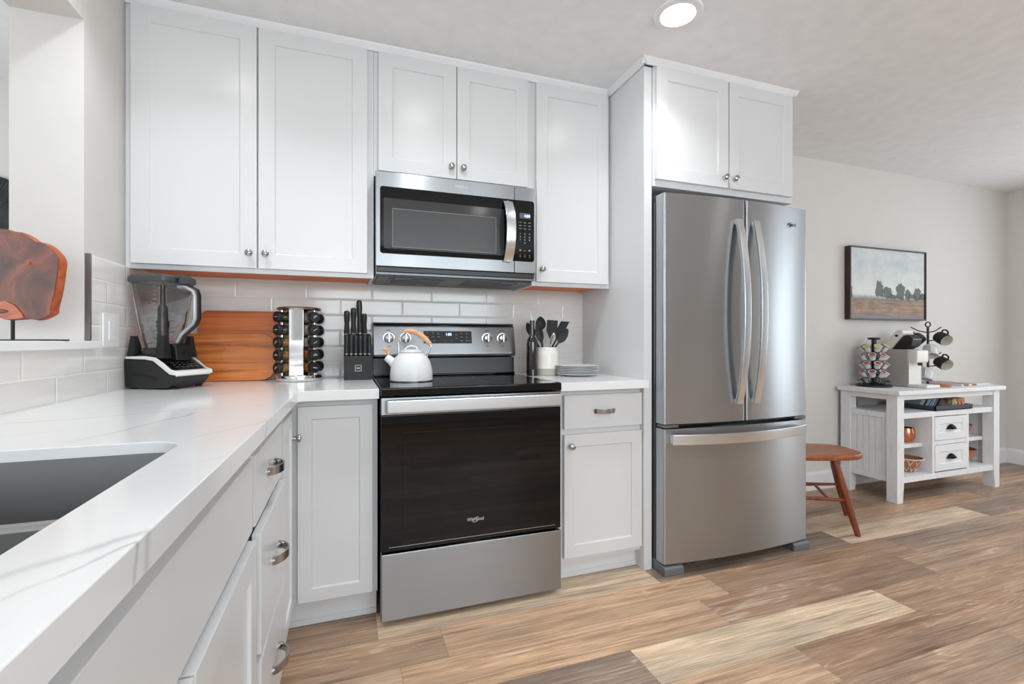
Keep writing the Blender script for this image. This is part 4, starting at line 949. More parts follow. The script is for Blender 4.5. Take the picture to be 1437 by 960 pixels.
def knife(label, p0, p1, r, blade=0.05):
    p0, p1 = Vector(p0), Vector(p1); d = (p1 - p0).normalized()
    u = thing('knife', label, 'knife', p0, group=KG)
    hd = MB().tube([p0, p0.lerp(p1, 0.06), p0.lerp(p1, 0.45), p0.lerp(p1, 0.8), p0.lerp(p1, 0.96), p1], [r*0.85, r, r*0.82, r*1.05, r*0.95, r*0.5], 12, flat=(0.72, 1.15)).build('handle', M['black'], u)
    MB().tube([p0 + d*0.0003, p0 + d*0.006], r*0.95, 12, flat=(0.75, 1.18)).build('bolster', M['nickel'], u)
    bl = MB(); q = p0 - d*blade
    sx = Vector((0, 1, 0)); bl.loft([[p + w for w in (Vector((0.0007, 0, 0)) + sx*0.008, Vector((0.0007, 0, 0)) - sx*0.008, Vector((-0.0007, 0, 0)) - sx*0.008, Vector((-0.0007, 0, 0)) + sx*0.008)] for p in (p0, q)])
    bl.build('blade', M['chrome'], u)
posn = ['first', 'second', 'third', 'fourth', 'fifth', 'sixth']
for i in range(6):
    x = 0.8145 + i * 0.0205; yb = NYF + 0.024
    knife('slim black steak knife, %s from the cutting boards in the front row of the block' % posn[i] if i < 5 else 'slim black steak knife beside the stove in the front row of the block', (x, NYF + 0.017, CT + 0.120), (x, NYF + 0.013, CT + 0.212 + (0.0 if i < 5 else -0.006)), 0.0075, 0.03)
knife('black knife with straight handle at the spice rack side of the block top', (0.815, -0.125, CT + 0.215), (0.815, -0.140, CT + 0.330), 0.0115, 0.05)
knife('black knife second along the back row of the block', (0.846, -0.115, CT + 0.217), (0.846, -0.128, CT + 0.345), 0.0115, 0.05)
knife('tallest black knife handle rising from the block', (0.877, -0.095, CT + 0.219), (0.872, -0.104, CT + 0.385), 0.0115, 0.05)
knife('short black knife at the stove side of the back row', (0.898, -0.115, CT + 0.217), (0.896, -0.128, CT + 0.318), 0.0105, 0.05)

# --- rotating spice rack
RX, RY = 0.606, -0.145
t = thing('spice_rack', 'round chrome revolving spice rack holding four columns of jars', 'spice rack', (RX, RY, CT))
b = MB(); b.lathe([(0, 0.0), (0.094, 0.0), (0.098, 0.003), (0.101, 0.008), (0.101, 0.024), (0.098, 0.028), (0, 0.028)], (RX, RY, CT), 56); b.build('base', M['chrome'], t)
b = MB(); b.lathe([(0, 0.326), (0.088, 0.326), (0.096, 0.329), (0.097, 0.333), (0.093, 0.338), (0, 0.341)], (RX, RY, CT), 56); b.build('top_plate', M['nickel'], t)
A0 = -PI/2 + 0.09 + 0.60           # direction of the column that faces the room
b = MB()
for q in range(4):
    a = A0 + PI/4 + q * PI/2
    ca, sa = math.cos(a), math.sin(a); px, py = RX + 0.072*ca, RY + 0.072*sa
    m = MB(); m.box(-0.006, -0.030, CT + 0.028, 0.0, 0.030, CT + 0.327, 0.0012); m.xf(Matrix.Translation((px, py, 0)) @ Matrix.Rotation(a, 4, 'Z'))
    me = bpy.data.meshes.new('t'); m.bm.to_mesh(me); m.bm.free(); b.bm.from_mesh(me); bpy.data.meshes.remove(me)
b.build('side_plate', M['chrome'], t)
b = MB(); b.box(RX - 0.020, RY - 0.020, CT + 0.028, RX + 0.020, RY + 0.020, CT + 0.327); b.rot((RX, RY, 0), 'Z', A0); b.build('centre_post', M['black'], t)
b = MB()
for q in range(4):
    a = A0 + q * PI/2; d = Vector((math.cos(a), math.sin(a), 0)); sd = Vector((-d.y, d.x, 0))
    for r_ in range(5):
        z = CT + 0.062 + 0.0575 * r_; c = Vector((RX, RY, z)) + d * 0.057
        b.tube([c + sd*0.0265*math.cos(w) + Vector((0, 0, 0.0265*math.sin(w))) for w in [2*PI*i/20 for i in range(20)]], 0.0016, 6, True)
b.build('holder_ring', M['chrome'], t)
SG = 'spice jars on the revolving rack'
def spice_jar(label, a, z, sp):
    """jar lying radially: bottom towards the post, black cap outward"""
    u = thing('spice_jar', label, 'jar', (RX + 0.02*math.cos(a), RY + 0.02*math.sin(a), z), a, SG)
    MB().lathe([(0, 0.010), (0.021, 0.010), (0.0232, 0.013), (0.0232, 0.072), (0.019, 0.080), (0, 0.080)], (0, 0, 0), 22, 'x').build('glass', M['clear'], u, local=True)
    MB().lathe([(0, 0.012), (0.0212, 0.012), (0.0212, 0.060), (0, 0.060)], (0, 0, 0), 20, 'x').build('spice', sp, u, local=True)
    cpp = MB().lathe([(0.0, 0.076), (0.0238, 0.076), (0.0246, 0.079), (0.0246, 0.094), (0.0225, 0.0965), (0, 0.0965)], (0, 0, 0), 26, 'x').build('cap', M['black'], u, local=True)
    b = MB(); rr = random.Random(label); tl = rr.uniform(-0.2, 0.9)
    b.box(0.0962, -0.011, -0.0012, 0.0970, 0.011, 0.0012)
    if rr.random() < 0.6: b.box(0.0962, -0.007, 0.004, 0.0970, 0.007, 0.006)
    b.rot((0, 0, 0), 'X', tl); b.build('cap_label', M['mark'], cpp, local=True)
cols = ['column facing the room', 'column facing the knife block', 'column facing the back tile', 'column facing the cutting boards']
rows_ = ['bottom', 'second from bottom', 'middle', 'second from top', 'top']
SP = [M['spice1'], M['spice2'], M['spice3'], M['spice4'], M['spice5']]
for q in range(4):
    for r_ in range(5):
        sp = [[0,3,2,2,2],[3,1,3,1,2],[1,0,4,2,3],[0,0,0,4,4]][q][r_]
        spice_jar('black-capped glass spice jar, %s of the rack %s' % (rows_[r_], cols[q]), A0 + q*PI/2, CT + 0.062 + 0.0575*r_, SP[sp])

# --- two cutting boards leaning on the back tile
def board_outline(x0, x1, z0, z1, rs):
    out = []
    for (cx, cz, a0, r) in ((x1-rs[0], z1-rs[0], 0, rs[0]), (x0+rs[1], z1-rs[1], PI/2, rs[1]), (x0+rs[2], z0+rs[2], PI, rs[2]), (x1-rs[3], z0+rs[3], 3*PI/2, rs[3])):
        out += [(cx + r*math.cos(a0 + PI/2*i/10), cz + r*math.sin(a0 + PI/2*i/10)) for i in range(11)]
    return out
def lean(mb, ypiv, ang): return mb.rot((0, ypiv, CT), 'X', -ang)
b = MB(); b.prism(board_outline(0.150, 0.478, CT, CT + 0.325, (0.02, 0.03, 0.03, 0.03)), 'y', -0.075, -0.057, 0.004)
b.xf(Matrix.Translation((0.0, 0, CT)) @ Matrix(((1, 0, 0.10, 0), (0, 1, 0, 0), (0, 0, 1, 0), (0, 0, 0, 1))) @ Matrix.Translation((0, 0, -CT)))
lean(b, -0.057, 0.115); o = b.build('cutting_board', M['board2'])
tag(set_origin(o, (0.40, -0.066, CT)), 'taller acacia cutting board leaning at the back against the tile', 'cutting board', 'acacia cutting boards')
b = MB(); b.prism(board_outline(0.105, 0.498, CT, CT + 0.218, (0.065, 0.03, 0.03, 0.06)), 'y', -0.097, -0.079, 0.004)
lean(b, -0.079, 0.115); o = b.build('cutting_board', M['board'])
tag(set_origin(o, (0.305, -0.088, CT)), 'shorter acacia cutting board leaning in front, with rounded corner by the spice rack', 'cutting board', 'acacia cutting boards')

# --- blender
BLX, BLY, BLR = 0.158, -0.345, -0.50
bl = thing('countertop_blender', 'black blender with clear square jar and white-edged base in the corner', 'blender', (BLX, BLY, CT), BLR)
# local: +x is the control side, y across
def xpoly(pts, y0, y1, bev=0.0): return MB().prism(pts, 'y', y0, y1, bev)
body = [(-0.118, 0.004), (0.072, 0.004), (0.096, 0.030), (0.108, 0.062), (0.104, 0.071), (0.080, 0.076), (0.046, 0.100), (0.014, 0.119), (-0.026, 0.124), (-0.118, 0.124), (-0.126, 0.11), (-0.122, 0.05)]
xpoly(body, -0.085, 0.085, 0.010).build('motor_base', M['black'], bl, local=True)
# white contour stripe running down both sides and across the front
for sy in (-1, 1):
    b = MB(); top = [(-0.112, 0.1245), (-0.026, 0.1265), (0.018, 0.121), (0.051, 0.101), (0.083, 0.077), (0.108, 0.070)]
    low = [(0.111, 0.054), (0.083, 0.058), (0.043, 0.086), (0.012, 0.108), (-0.026, 0.114), (-0.112, 0.116)]
    b.prism(top + low, 'y', sy*0.079, sy*0.0875, 0.002); b.build('white_band', M['plastic_w'], bl, local=True)
b = MB(); b.prism([(0.082, 0.0755), (0.109, 0.0695), (0.112, 0.054), (0.100, 0.048)], 'y', -0.0795, 0.0795, 0.002); b.build('white_band', M['plastic_w'], bl, local=True)
b = MB(); b.prism([(0.047, 0.1020), (0.082, 0.0775), (0.080, 0.073), (0.042, 0.096)], 'y', -0.066, 0.066); cpn = b.build('control_panel', M['bglass'], bl, local=True)
b = MB()
for i in range(3):
    for j in range(5):
        x = 0.050 + i*0.011; z = 0.1020 - (x-0.047)*0.70
        b.box(x, -0.05 + j*0.022, z, x + 0.006, -0.04 + j*0.022, z + 0.0008)
b.build('button_marking', M['dimmark'], cpn, local=True)
b = MB()
for i in range(13): b.box(-0.085 + i*0.009, -0.0862, 0.052 - 0.00012*i*i, -0.081 + i*0.009, -0.080, 0.062 - 0.00012*i*i)
b.build('side_vent', M['matteblack'], bl, local=True)
b = MB()
for x in (-0.10, 0.07):
    for y in (-0.06, 0.06): b.lathe([(0, 0), (0.012, 0), (0.012, 0.006), (0, 0.006)], (x, y, 0), 12)
b.build('foot', M['matteblack'], bl, local=True)
# collar with four corner posts
JX = -0.035
b = MB(); b.box(JX - 0.072, -0.066, 0.118, JX + 0.060, 0.066, 0.132, 0.006)
for sx in (-1, 1):
    for sy in (-1, 1):
        rings = []
        for z, w, o_ in ((0.118, 0.017, 0.060), (0.160, 0.014, 0.058), (0.203, 0.008, 0.060)):
            cx, cy = JX + sx*(o_ + 0.006), sy*o_; rings.append([(cx-w, cy-w, z), (cx+w, cy-w, z), (cx+w, cy+w, z), (cx-w, cy+w, z)])
        b.loft(rings)
b.build('jar_collar', M['black'], bl, local=True)
def sq(w, d, z, r=0.018, cx=JX): return [(x, y, z) for x, y in rounded_rect(cx - w, -d, cx + w, d, r, 5)]
b = MB(); b.loft([sq(0.046, 0.046, 0.150), sq(0.052, 0.052, 0.185), sq(0.062, 0.062, 0.260), sq(0.078, 0.074, 0.405), sq(0.080, 0.076, 0.414)], cap=False); b.loft([sq(0.050, 0.050, 0.1505), sq(0.050, 0.050, 0.1495)])
jar = b.build('jar', M['clear'], bl, local=True)
b = MB(); b.loft([sq(0.053, 0.053, 0.127), sq(0.050, 0.050, 0.158)]); b.build('jar_foot', M['clear2'], jar, local=True)
b = MB()
for k in range(11): b.box(JX + 0.030, -0.0625 - 0.00075*k*1.2, 0.215 + k*0.016, JX + 0.030 + (0.014 if k % 2 == 0 else 0.008), -0.0620 - 0.00075*k*1.2, 0.2165 + k*0.016)
b.build('measure_marks', M['mark'], jar, local=True)
# heavier clear corner rims
b = MB()
for sx in (-1, 1):
    for sy in (-1, 1): b.tube([(JX + sx*0.0455, sy*0.0455, 0.185), (JX + sx*0.0565, sy*0.0565, 0.262), (JX + sx*0.072, sy*0.069, 0.405)], 0.0022, 8)
b.tube([(x, y, z) for x, y, z in sq(0.080, 0.076, 0.412)], 0.003, 6, True); b.build('jar_rib', M['clear2'], jar, local=True)
b = MB(); b.lathe([(0, 0.155), (0.021, 0.155), (0.019, 0.235), (0.022, 0.240), (0.022, 0.262), (0.018, 0.268), (0.017, 0.312), (0.010, 0.330), (0.009, 0.405), (0, 0.405)], (JX, 0, 0), 18)
for z, a in ((0.258, 0.3), (0.215, 1.2), (0.180, 2.2)):
    c_, s_ = math.cos(a), math.sin(a)
    for sg in (-1, 1): b.loft([[(JX + sg*c_*0.016 - s_*0.009, sg*s_*0.016 + c_*0.009, z), (JX + sg*c_*0.016 + s_*0.009, sg*s_*0.016 - c_*0.009, z), (JX + sg*c_*0.016 + s_*0.009, sg*s_*0.016 - c_*0.009, z+0.002), (JX + sg*c_*0.016 - s_*0.009, sg*s_*0.016 + c_*0.009, z+0.002)],
             [(JX + sg*c_*0.040, sg*s_*0.040, z+0.006), (JX + sg*c_*0.041, sg*s_*0.041, z+0.006), (JX + sg*c_*0.041, sg*s_*0.041, z+0.0075), (JX + sg*c_*0.040, sg*s_*0.040, z+0.0075)]])
b.build('blade_column', M['black'], bl, local=True)
b = MB(); b.loft([sq(0.084, 0.080, 0.412), sq(0.085, 0.081, 0.420), sq(0.084, 0.080, 0.432), sq(0.078, 0.074, 0.438)])
b.box(JX + 0.055, -0.030, 0.425, JX + 0.108, 0.030, 0.440, 0.005); b.box(JX + 0.098, -0.028, 0.405, JX + 0.112, 0.028, 0.434, 0.004)
b.box(JX - 0.060, -0.060, 0.436, JX + 0.04, 0.060, 0.443, 0.003); b.build('lid', M['dgrey'], bl, local=True)
hp = [(JX + 0.074, 0, 0.398), (JX + 0.105, 0, 0.396), (JX + 0.142, 0, 0.378), (JX + 0.150, 0, 0.360), (JX + 0.150, 0, 0.270), (JX + 0.142, 0, 0.252), (JX + 0.092, 0, 0.212), (JX + 0.070, 0, 0.178)]
MB().tube(hp, 0.0105, 10, flat=(1.25, 0.8)).build('handle', M['clearh'], jar, local=True)
hp2 = [(p[0] + (0.0135 if i < 5 else 0.008), 0, p[2] + (0.006 if i < 3 else -0.008 if i > 4 else 0)) for i, p in enumerate(hp)]
MB().tube(hp2, 0.0075, 10, flat=(1.4, 0.42)).build('handle_back', M['black'], jar, local=True)
b = MB(); b.prism([(JX + 0.060, 0.112), (JX + 0.098, 0.108), (JX + 0.092, 0.160), (JX + 0.072, 0.175), (JX + 0.058, 0.172)], 'y', -0.034, 0.034, 0.004); b.box(JX + 0.0935, -0.010, 0.132, JX + 0.0975, 0.010, 0.143); b.build('jar_spout_guard', M['black'], bl, local=True)

# --- wood slice sculpture on the pass-through ledge
SCX, SCY, SZ = -0.09, -0.795, 1.0985
sc = thing('wood_sculpture', 'reddish burl wood slice on a thin black stand on the ledge', 'sculpture', (SCX, SCY, SZ), -0.3374)
S = 1.35 / 660.0
px = [(0,320),(18,321),(25,325),(36,324),(48,330),(62,338),(73,339),(85,347),(97,361),(96,378),(90,405),(84,430),(83,438),(70,444),(60,446),(43,442),(33,445),(18,446),(5,442),(-10,440),(-30,445),(-48,436),(-58,415),(-62,390),(-55,360),(-45,338),(-25,326)]
loc = lambda p: ((p[0]-18)*S, (475.0 - p[1])*S)
px = [(x - (8 if x > 90 else 6 if x > 70 else 4 if x > 55 else 2 if x > 30 else 0), y) for x, y in px]
def smooth_loop(P, k=4):
    out = []; n = len(P)
    for i in range(n):
        a, b_, c_, d_ = P[i-1], P[i], P[(i+1) % n], P[(i+2) % n]
        for q in range(k):
            t = q / k
            out.append(tuple(0.5*((2*b_[m]) + (-a[m]+c_[m])*t + (2*a[m]-5*b_[m]+4*c_[m]-d_[m])*t*t + (-a[m]+3*b_[m]-3*c_[m]+d_[m])*t**3) for m in (0, 1)))
    return out
px = smooth_loop(px)
b = MB(); b.prism([loc(p) for p in px], 'y', -0.016, -0.013); sl = b.build('wood_slice', M['slab'], sc, local=True)
b = MB(); cxs, czs = loc((20, 385)); rg_ = []
for y, k_ in ((-0.0129, 0.995), (-0.004, 1.012), (0.008, 1.0), (0.016, 0.97)): rg_.append([(cxs + (loc(p)[0]-cxs)*k_, y, czs + (loc(p)[1]-czs)*k_) for p in px])
b.loft(rg_); b.build('bark_edge', M['bark'], sl, local=True)
edge_b = [(-8,426),(4,421),(18,420),(30,426),(40,438),(42,443),(33,445),(18,446),(5,442),(-10,440)]
for e_ in (edge_b,): MB().prism([loc(p) for p in e_], 'y', -0.0185, 0.0150, 0.001).build('bark_edge', M['bark'], sl, local=True)
b = MB(); b.ball((loc((50,367))[0], -0.0155, loc((50,367))[1]), (0.009, 0.0025, 0.010)); b.build('knot', M['bark'], sl, local=True)
b = MB(); b.ball((loc((50,367))[0], -0.0172, loc((50,367))[1]), (0.006, 0.002, 0.007)); b.ball((loc((10,434))[0], -0.0185, loc((10,434))[1]), (0.024, 0.003, 0.006)); b.build('knot_hollow', M['slab'], sl, local=True)
b = MB(); b.lathe([(0, 0.003), (0.0045, 0.003), (0.0045, 0.075), (0, 0.075)], (0, 0, 0), 14); b.build('rod', M['matteblack'], sc, local=True)
MB().box(-0.122, -0.045, 0, 0.122, 0.045, 0.004, 0.001).build('stand_base', M['matteblack'], sc, local=True)
# --- fan wall art in the living room
fx, fz_ = -0.90, 1.735
b = MB(); n = 72
t_ = bmesh.new(); c0 = t_.verts.new((fx, 0.570, fz_)); c1 = t_.verts.new((fx, 0.5995, fz_)); A = []; B = []
for i in range(n*2):
    a = 2*PI*i/(n*2); y = 0.580 if i % 2 else 0.568
    A.append(t_.verts.new((fx + 0.205*math.cos(a), y, fz_ + 0.205*math.sin(a)))); B.append(t_.verts.new((fx + 0.205*math.cos(a), 0.5995, fz_ + 0.205*math.sin(a))))
for i in range(n*2):
    j = (i+1) % (n*2); t_.faces.new((c0, A[i], A[j])); t_.faces.new((c1, B[j], B[i])); t_.faces.new((A[i], B[i], B[j], A[j]))
bmesh.ops.recalc_face_normals(t_, faces=t_.faces[:]); b.merge(t_)
o = b.build('wall_hanging', M['fan'], None, smooth=0); tag(set_origin(o, (fx, 0.5995, fz_)), 'charcoal pleated round wall hanging in the room beyond the pass-through', 'wall decor')

# ================================================================ DINING SIDE
# --- picture
pf = thing('framed_picture', 'landscape painting of trees over a brown field in a thin dark frame', 'painting', (4.392, -0.004, 1.262))
MB().box(0.012, -0.034, 0.010, 0.868, -0.010, 0.548).build('canvas', M['art'], pf, local=True)
b = MB()
b.box(0, -0.042, 0, 0.010, 0, 0.558, 0.001); b.box(0.870, -0.042, 0, 0.880, 0, 0.558, 0.001); b.box(0.010, -0.042, 0, 0.870, 0, 0.010, 0.001); b.box(0.010, -0.042, 0.548, 0.870, 0, 0.558, 0.001)
b.build('frame', M['frame'], pf, local=True)
b = MB(); b.box(0, -0.0435, 0, 0.010, -0.0425, 0.558); b.box(0.870, -0.0435, 0, 0.880, -0.0425, 0.558); b.box(0.010, -0.0435, 0, 0.870, -0.0425, 0.010); b.box(0.010, -0.0435, 0.548, 0.870, -0.0425, 0.558)
b.build('frame_face', M['frametop'], pf, local=True, smooth=0)

# --- stool
stl = thing('wooden_stool', 'reddish wooden stool with splayed legs beside the refrigerator', 'stool', (3.44, -0.44, 0))
def LDp(l, d, z): return (0.816 + 0.9436*l + 0.3310*d, -2.5438 - 0.3310*l + 0.9436*d, z)
seat = []
for i in range(48):
    a = 2*PI*i/48; ca, sa = math.cos(a), math.sin(a); e = 0.52
    l = 1.790 + 0.238 * math.copysign(abs(ca)**e, ca); d = 2.795 + 0.160 * math.copysign(abs(sa)**e, sa) * (1 - 0.10*(ca if ca > 0 else 0))
    seat.append((l, d))
def srow(k, z): return [LDp(1.79 + (l-1.79)*k, 2.795 + (d-2.795)*k, z) for l, d in seat]
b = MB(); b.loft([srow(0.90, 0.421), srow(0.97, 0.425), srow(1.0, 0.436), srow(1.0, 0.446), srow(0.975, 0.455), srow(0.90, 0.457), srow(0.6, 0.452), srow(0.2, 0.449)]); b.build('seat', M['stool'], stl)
legs = [((1.855, 2.715), (1.945, 2.640)), ((1.96, 2.89), (2.110, 2.965)), ((1.68, 2.715), (1.545, 2.66)), ((1.66, 2.88), (1.50, 2.97))]
for top, ft in legs:
    P0 = Vector(LDp(*top, 0.430)); P1 = Vector(LDp(*ft, 0.0))
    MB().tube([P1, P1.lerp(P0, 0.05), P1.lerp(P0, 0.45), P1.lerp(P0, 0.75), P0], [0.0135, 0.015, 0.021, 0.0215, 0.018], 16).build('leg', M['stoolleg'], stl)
def on_leg(i, z): return Vector(LDp(*legs[i][0], 0.43)).lerp(Vector(LDp(*legs[i][1], 0.0)), 1 - z/0.43)
for i, j, z0, z1 in ((0, 2, 0.192, 0.205), (1, 3, 0.205, 0.21)):
    A, B = on_leg(i, z0), on_leg(j, z1)
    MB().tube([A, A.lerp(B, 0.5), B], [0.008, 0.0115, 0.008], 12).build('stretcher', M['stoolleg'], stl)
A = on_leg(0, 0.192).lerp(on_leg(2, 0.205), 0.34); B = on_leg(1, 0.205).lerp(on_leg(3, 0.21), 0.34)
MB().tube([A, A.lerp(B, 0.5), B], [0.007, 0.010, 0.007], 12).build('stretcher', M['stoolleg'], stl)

# --- white coffee cart
TX0, TX1, TYF, TYB, TZ = 4.282, 5.482, -0.445, -0.022, 0.762
ck = thing('sideboard_cart', 'white distressed wooden sideboard with open shelves and two small drawers', 'sideboard', ((TX0+TX1)/2, -0.23, 0))
MB().box(TX0, TYF, TZ - 0.030, TX1, TYB, TZ, 0.006).build('top', M['cart'], ck)
LXa, LXb, LYf, LYb = TX0 + 0.028, TX1 - 0.028, TYF + 0.028, TYB - 0.010
LW = 0.068
for x in (LXa, LXb - LW):
    for y in (LYf, LYb - LW):
        b = MB()
        rings = []
        fx0 = x + (LW*0.18 if x > 5 else 0); fx1 = x + LW - (LW*0.18 if x < 5 else 0)
        for z, x0_, x1_ in ((0.0, fx0, fx1), (0.125, x, x + LW), (TZ - 0.031, x, x + LW)):
            rings.append([(x0_, y, z), (x1_, y, z), (x1_, y + LW, z), (x0_, y + LW, z)])
        b.loft(rings); b.build('leg', M['cart'], ck, smooth=0)
b = MB()
b.box(LXa + LW, LYf + 0.006, TZ - 0.066, LXb - LW, LYf + 0.026, TZ - 0.031); b.box(LXa + LW, LYb - 0.026, TZ - 0.066, LXb - LW, LYb - 0.006, TZ - 0.031)
b.box(LXa + 0.006, LYf + LW, TZ - 0.066, LXa + 0.026, LYb - LW, TZ - 0.031); b.box(LXb - 0.026, LYf + LW, TZ - 0.066, LXb - 0.006, LYb - LW, TZ - 0.031)
b.build('apron', M['cart'], ck, smooth=0)
ZS = 0.604; ZB = 0.168
b = MB(); b.box(LXa + 0.008, LYf + 0.010, ZS - 0.038, LXb - 0.008, LYb - 0.006, ZS, 0.002); b.build('shelf', M['cart'], ck)
b = MB(); b.box(LXa + 0.008, LYf + 0.006, ZB - 0.038, LXb - 0.008, LYb - 0.006, ZB, 0.002); b.build('shelf', M['cart'], ck)
for xx, sgn in ((LXa + 0.014, 1), (LXb - 0.032, -1)):      # tongue-and-groove end panels
    b = MB(); n = 6; w = (LYb - LYf - 2*LW) / n
    for k_ in range(n): b.box(xx, LYf + LW + w*k_ + 0.0008, ZB, xx + 0.018, LYf + LW + w*(k_+1) - 0.0008, ZS - 0.038, 0.003)
    b.build('end_panel', M['cart'], ck)
DX0, DX1 = 4.690, 5.100
for x in (DX0, DX1 - 0.022): MB().box(x, LYf + 0.0125, ZB, x + 0.022, LYb - 0.012, ZS - 0.038, 0.001).build('divider', M['cart'], ck)
b = MB(); b.box(DX0 + 0.0225, LYf + 0.010, 0.364, DX1 - 0.0225, LYf + 0.030, 0.392, 0.001); b.box(DX0, LYf + 0.0085, ZB, DX0 + 0.022, LYf + 0.0118, ZS - 0.038); b.box(DX1 - 0.022, LYf + 0.0085, ZB, DX1, LYf + 0.0118, ZS - 0.038)
b.build('drawer_frame', M['cart'], ck, smooth=0)
for z0, z1 in ((0.396, 0.560), (0.178, 0.360)):
    d = shaker(DX0 + 0.026, DX1 - 0.026, z0, z1, LYf + 0.006, 0.050, 0.02, 0.006).build('drawer', M['cart'], ck)
    cxm, czm = (DX0 + DX1)/2, (z0 + z1)/2
    b = MB(); rings = []
    for i in range(9):
        a = PI * i / 8; rr = 0.045
        rings.append([(cxm + rr*math.cos(a)*k_, LYf + 0.0075 - 0.024*math.sin(PI/2*(1-k_**2)) , czm - 0.008 + 0.034*math.sin(a)*k_) for k_ in (1.0, 0.85, 0.65, 0.4, 0.1)])
    t_ = bmesh.new(); R = [[t_.verts.new(p) for p in q] for q in rings]
    for A_, B_ in zip(R, R[1:]):
        for q in range(4): t_.faces.new((A_[q], A_[q+1], B_[q+1], B_[q]))
    bmesh.ops.solidify(t_, geom=t_.faces[:], thickness=0.002); b.merge(t_)
    b.box(cxm - 0.048, LYf + 0.0055, czm - 0.010, cxm + 0.048, LYf + 0.0085, czm - 0.004)
    b.build('cup_pull', M['bronze'], d)
for x0, x1 in ((LXa + 0.034, DX0 - 0.001), (DX1 + 0.001, LXb - 0.034)):
    b = MB(); b.box(x0, LYf + 0.070, 0.345, x1, LYb - 0.012, 0.372, 0.002); b.box(x0, LYf + 0.13, 0.330, x0 + 0.014, LYb - 0.012, 0.345); b.box(x1 - 0.014, LYf + 0.13, 0.330, x1, LYb - 0.012, 0.345)
    b.build('shelf', M['cart'], ck)

# --- pod carousel
PCX, PCY = 4.492, -0.150
pc = thing('pod_carousel', 'black wire carousel for coffee pods on the sideboard', 'rack', (PCX, PCY, TZ))
b = MB(); b.lathe([(0, 0), (0.106, 0), (0.110, 0.004), (0.110, 0.012), (0.100, 0.018), (0, 0.018)], (PCX, PCY, TZ), 44); b.build('base', M['black'], pc)
b = MB(); b.lathe([(0, 0.018), (0.016, 0.018), (0.016, 0.345), (0, 0.345)], (PCX, PCY, TZ), 18); b.lathe([(0, 0.345), (0.034, 0.345), (0.040, 0.350), (0.040, 0.356), (0.030, 0.362), (0, 0.362)], (PCX, PCY, TZ), 24); b.build('pole', M['black'], pc)
NPOD = 7
tiers = [0.050, 0.112, 0.174, 0.236, 0.298]
b = MB(); TL = 0.62                                         # pod axis tilt from vertical
pods = []
for ti, z in enumerate(tiers):
    for q in range(NPOD):
        a = 2*PI*(q + 0.5*(ti % 2))/NPOD - 1.35
        d = Vector((math.cos(a), math.sin(a), 0)); sd = Vector((-d.y, d.x, 0)); ax = (d*math.sin(TL) + Vector((0,0,1))*math.cos(TL)).normalized(); vv = ax.cross(sd)
        c = Vector((PCX, PCY, TZ + z)) + d*0.078
        b.tube([c + (sd*math.cos(w) + vv*math.sin(w))*0.0262 for w in [2*PI*i/16 for i in range(16)]], 0.0016, 6, True)
        for sg in (-1, 1): b.tube([Vector((PCX, PCY, TZ + z - 0.020)) + d*0.014, c - ax*0.042 + sd*sg*0.017, c + sd*sg*0.0262], 0.0022, 6)
        pods.append((ti, a, c, ax))
b.build('wire_loops', M['black'], pc)
podm = {}
dirs = ['facing the room', 'facing the coffee machine', 'facing the wall', 'facing the refrigerator side']
def pod_dir(a):
    a = (a + 4*PI) % (2*PI); names = ['toward the coffee machine', 'toward the machine and wall', 'toward the wall', 'toward the wall and refrigerator', 'toward the refrigerator', 'toward the refrigerator and room', 'toward the room', 'toward the room and machine']
    return names[int(((a + PI/8) % (2*PI)) / (PI/4))]
tn = ['bottom', 'second', 'third', 'fourth', 'top']
PG = 'coffee pods in the wire carousel'
for ti, a, c, ax in pods:
    if ti == 0: continue
    lid = 'yellow' if ti == 4 else 'red'
    q = Vector((0, 0, 1)).rotation_difference(ax)
    lab = '%s-lidded white coffee pod on the %s carousel tier pointing %s' % (lid, tn[ti], pod_dir(a))
    if lid not in podm:
        r = thing('coffee_pod', lab, 'coffee pod', c, 0, PG)
        r.rotation_euler = q.to_euler()
        MB().lathe([(0, -0.042), (0.0165, -0.042), (0.018, -0.040), (0.0235, -0.002), (0.0252, 0.0), (0.0252, 0.002), (0, 0.002)], (0, 0, 0), 20).build('cup', M['podcup'], r, local=True)
        MB().lathe([(0, 0.0026), (0.017, 0.0026), (0.0185, 0.0021), (0.0185, 0.0015), (0, 0.0015)], (0, 0, 0), 20).build('lid', M['podlid_y' if lid == 'yellow' else 'podlid_r'], r, local=True)
        podm[lid] = r
    else: dup(podm[lid], c, q.to_euler(), lab)

# --- coffee machine
CM = thing('coffee_machine', 'warm white pod coffee machine with its lid raised on the sideboard', 'coffee machine', (4.73, -0.17, TZ))
b = MB(); b.box(4.660, -0.275, TZ + 0.0, 4.800, -0.050, TZ + 0.275, 0.010); b.build('housing', M['machine2'], CM)
b = MB(); b.box(4.662, -0.279, TZ + 0.018, 4.798, -0.2755, TZ + 0.19, 0.001); b.build('front_panel', M['machine'], CM)
b = MB(); b.box(4.664, -0.330, TZ + 0.178, 4.796, -0.262, TZ + 0.270, 0.012); b.build('brew_head', M['machine'], CM)
b = MB(); b.box(4.655, -0.395, TZ + 0.0, 4.805, -0.270, TZ + 0.024, 0.008); b.build('drip_tray', M['machine'], CM)
b = MB(); b.lathe([(0.0, 0), (0.012, 0), (0.014, 0.02), (0, 0.02)], (4.73, -0.310, TZ + 0.158), 16); b.build('nozzle', M['black'], CM)
lidp = [(-0.105, 0.270), (-0.150, 0.270), (-0.232, 0.375), (-0.238, 0.405), (-0.222, 0.422), (-0.192, 0.415), (-0.145, 0.360), (-0.112, 0.305)]
b = MB(); b.prism([(y, TZ + z) for y, z in lidp], 'x', 4.664, 4.790, 0.010); ldm = b.build('lid', M['machine'], CM)
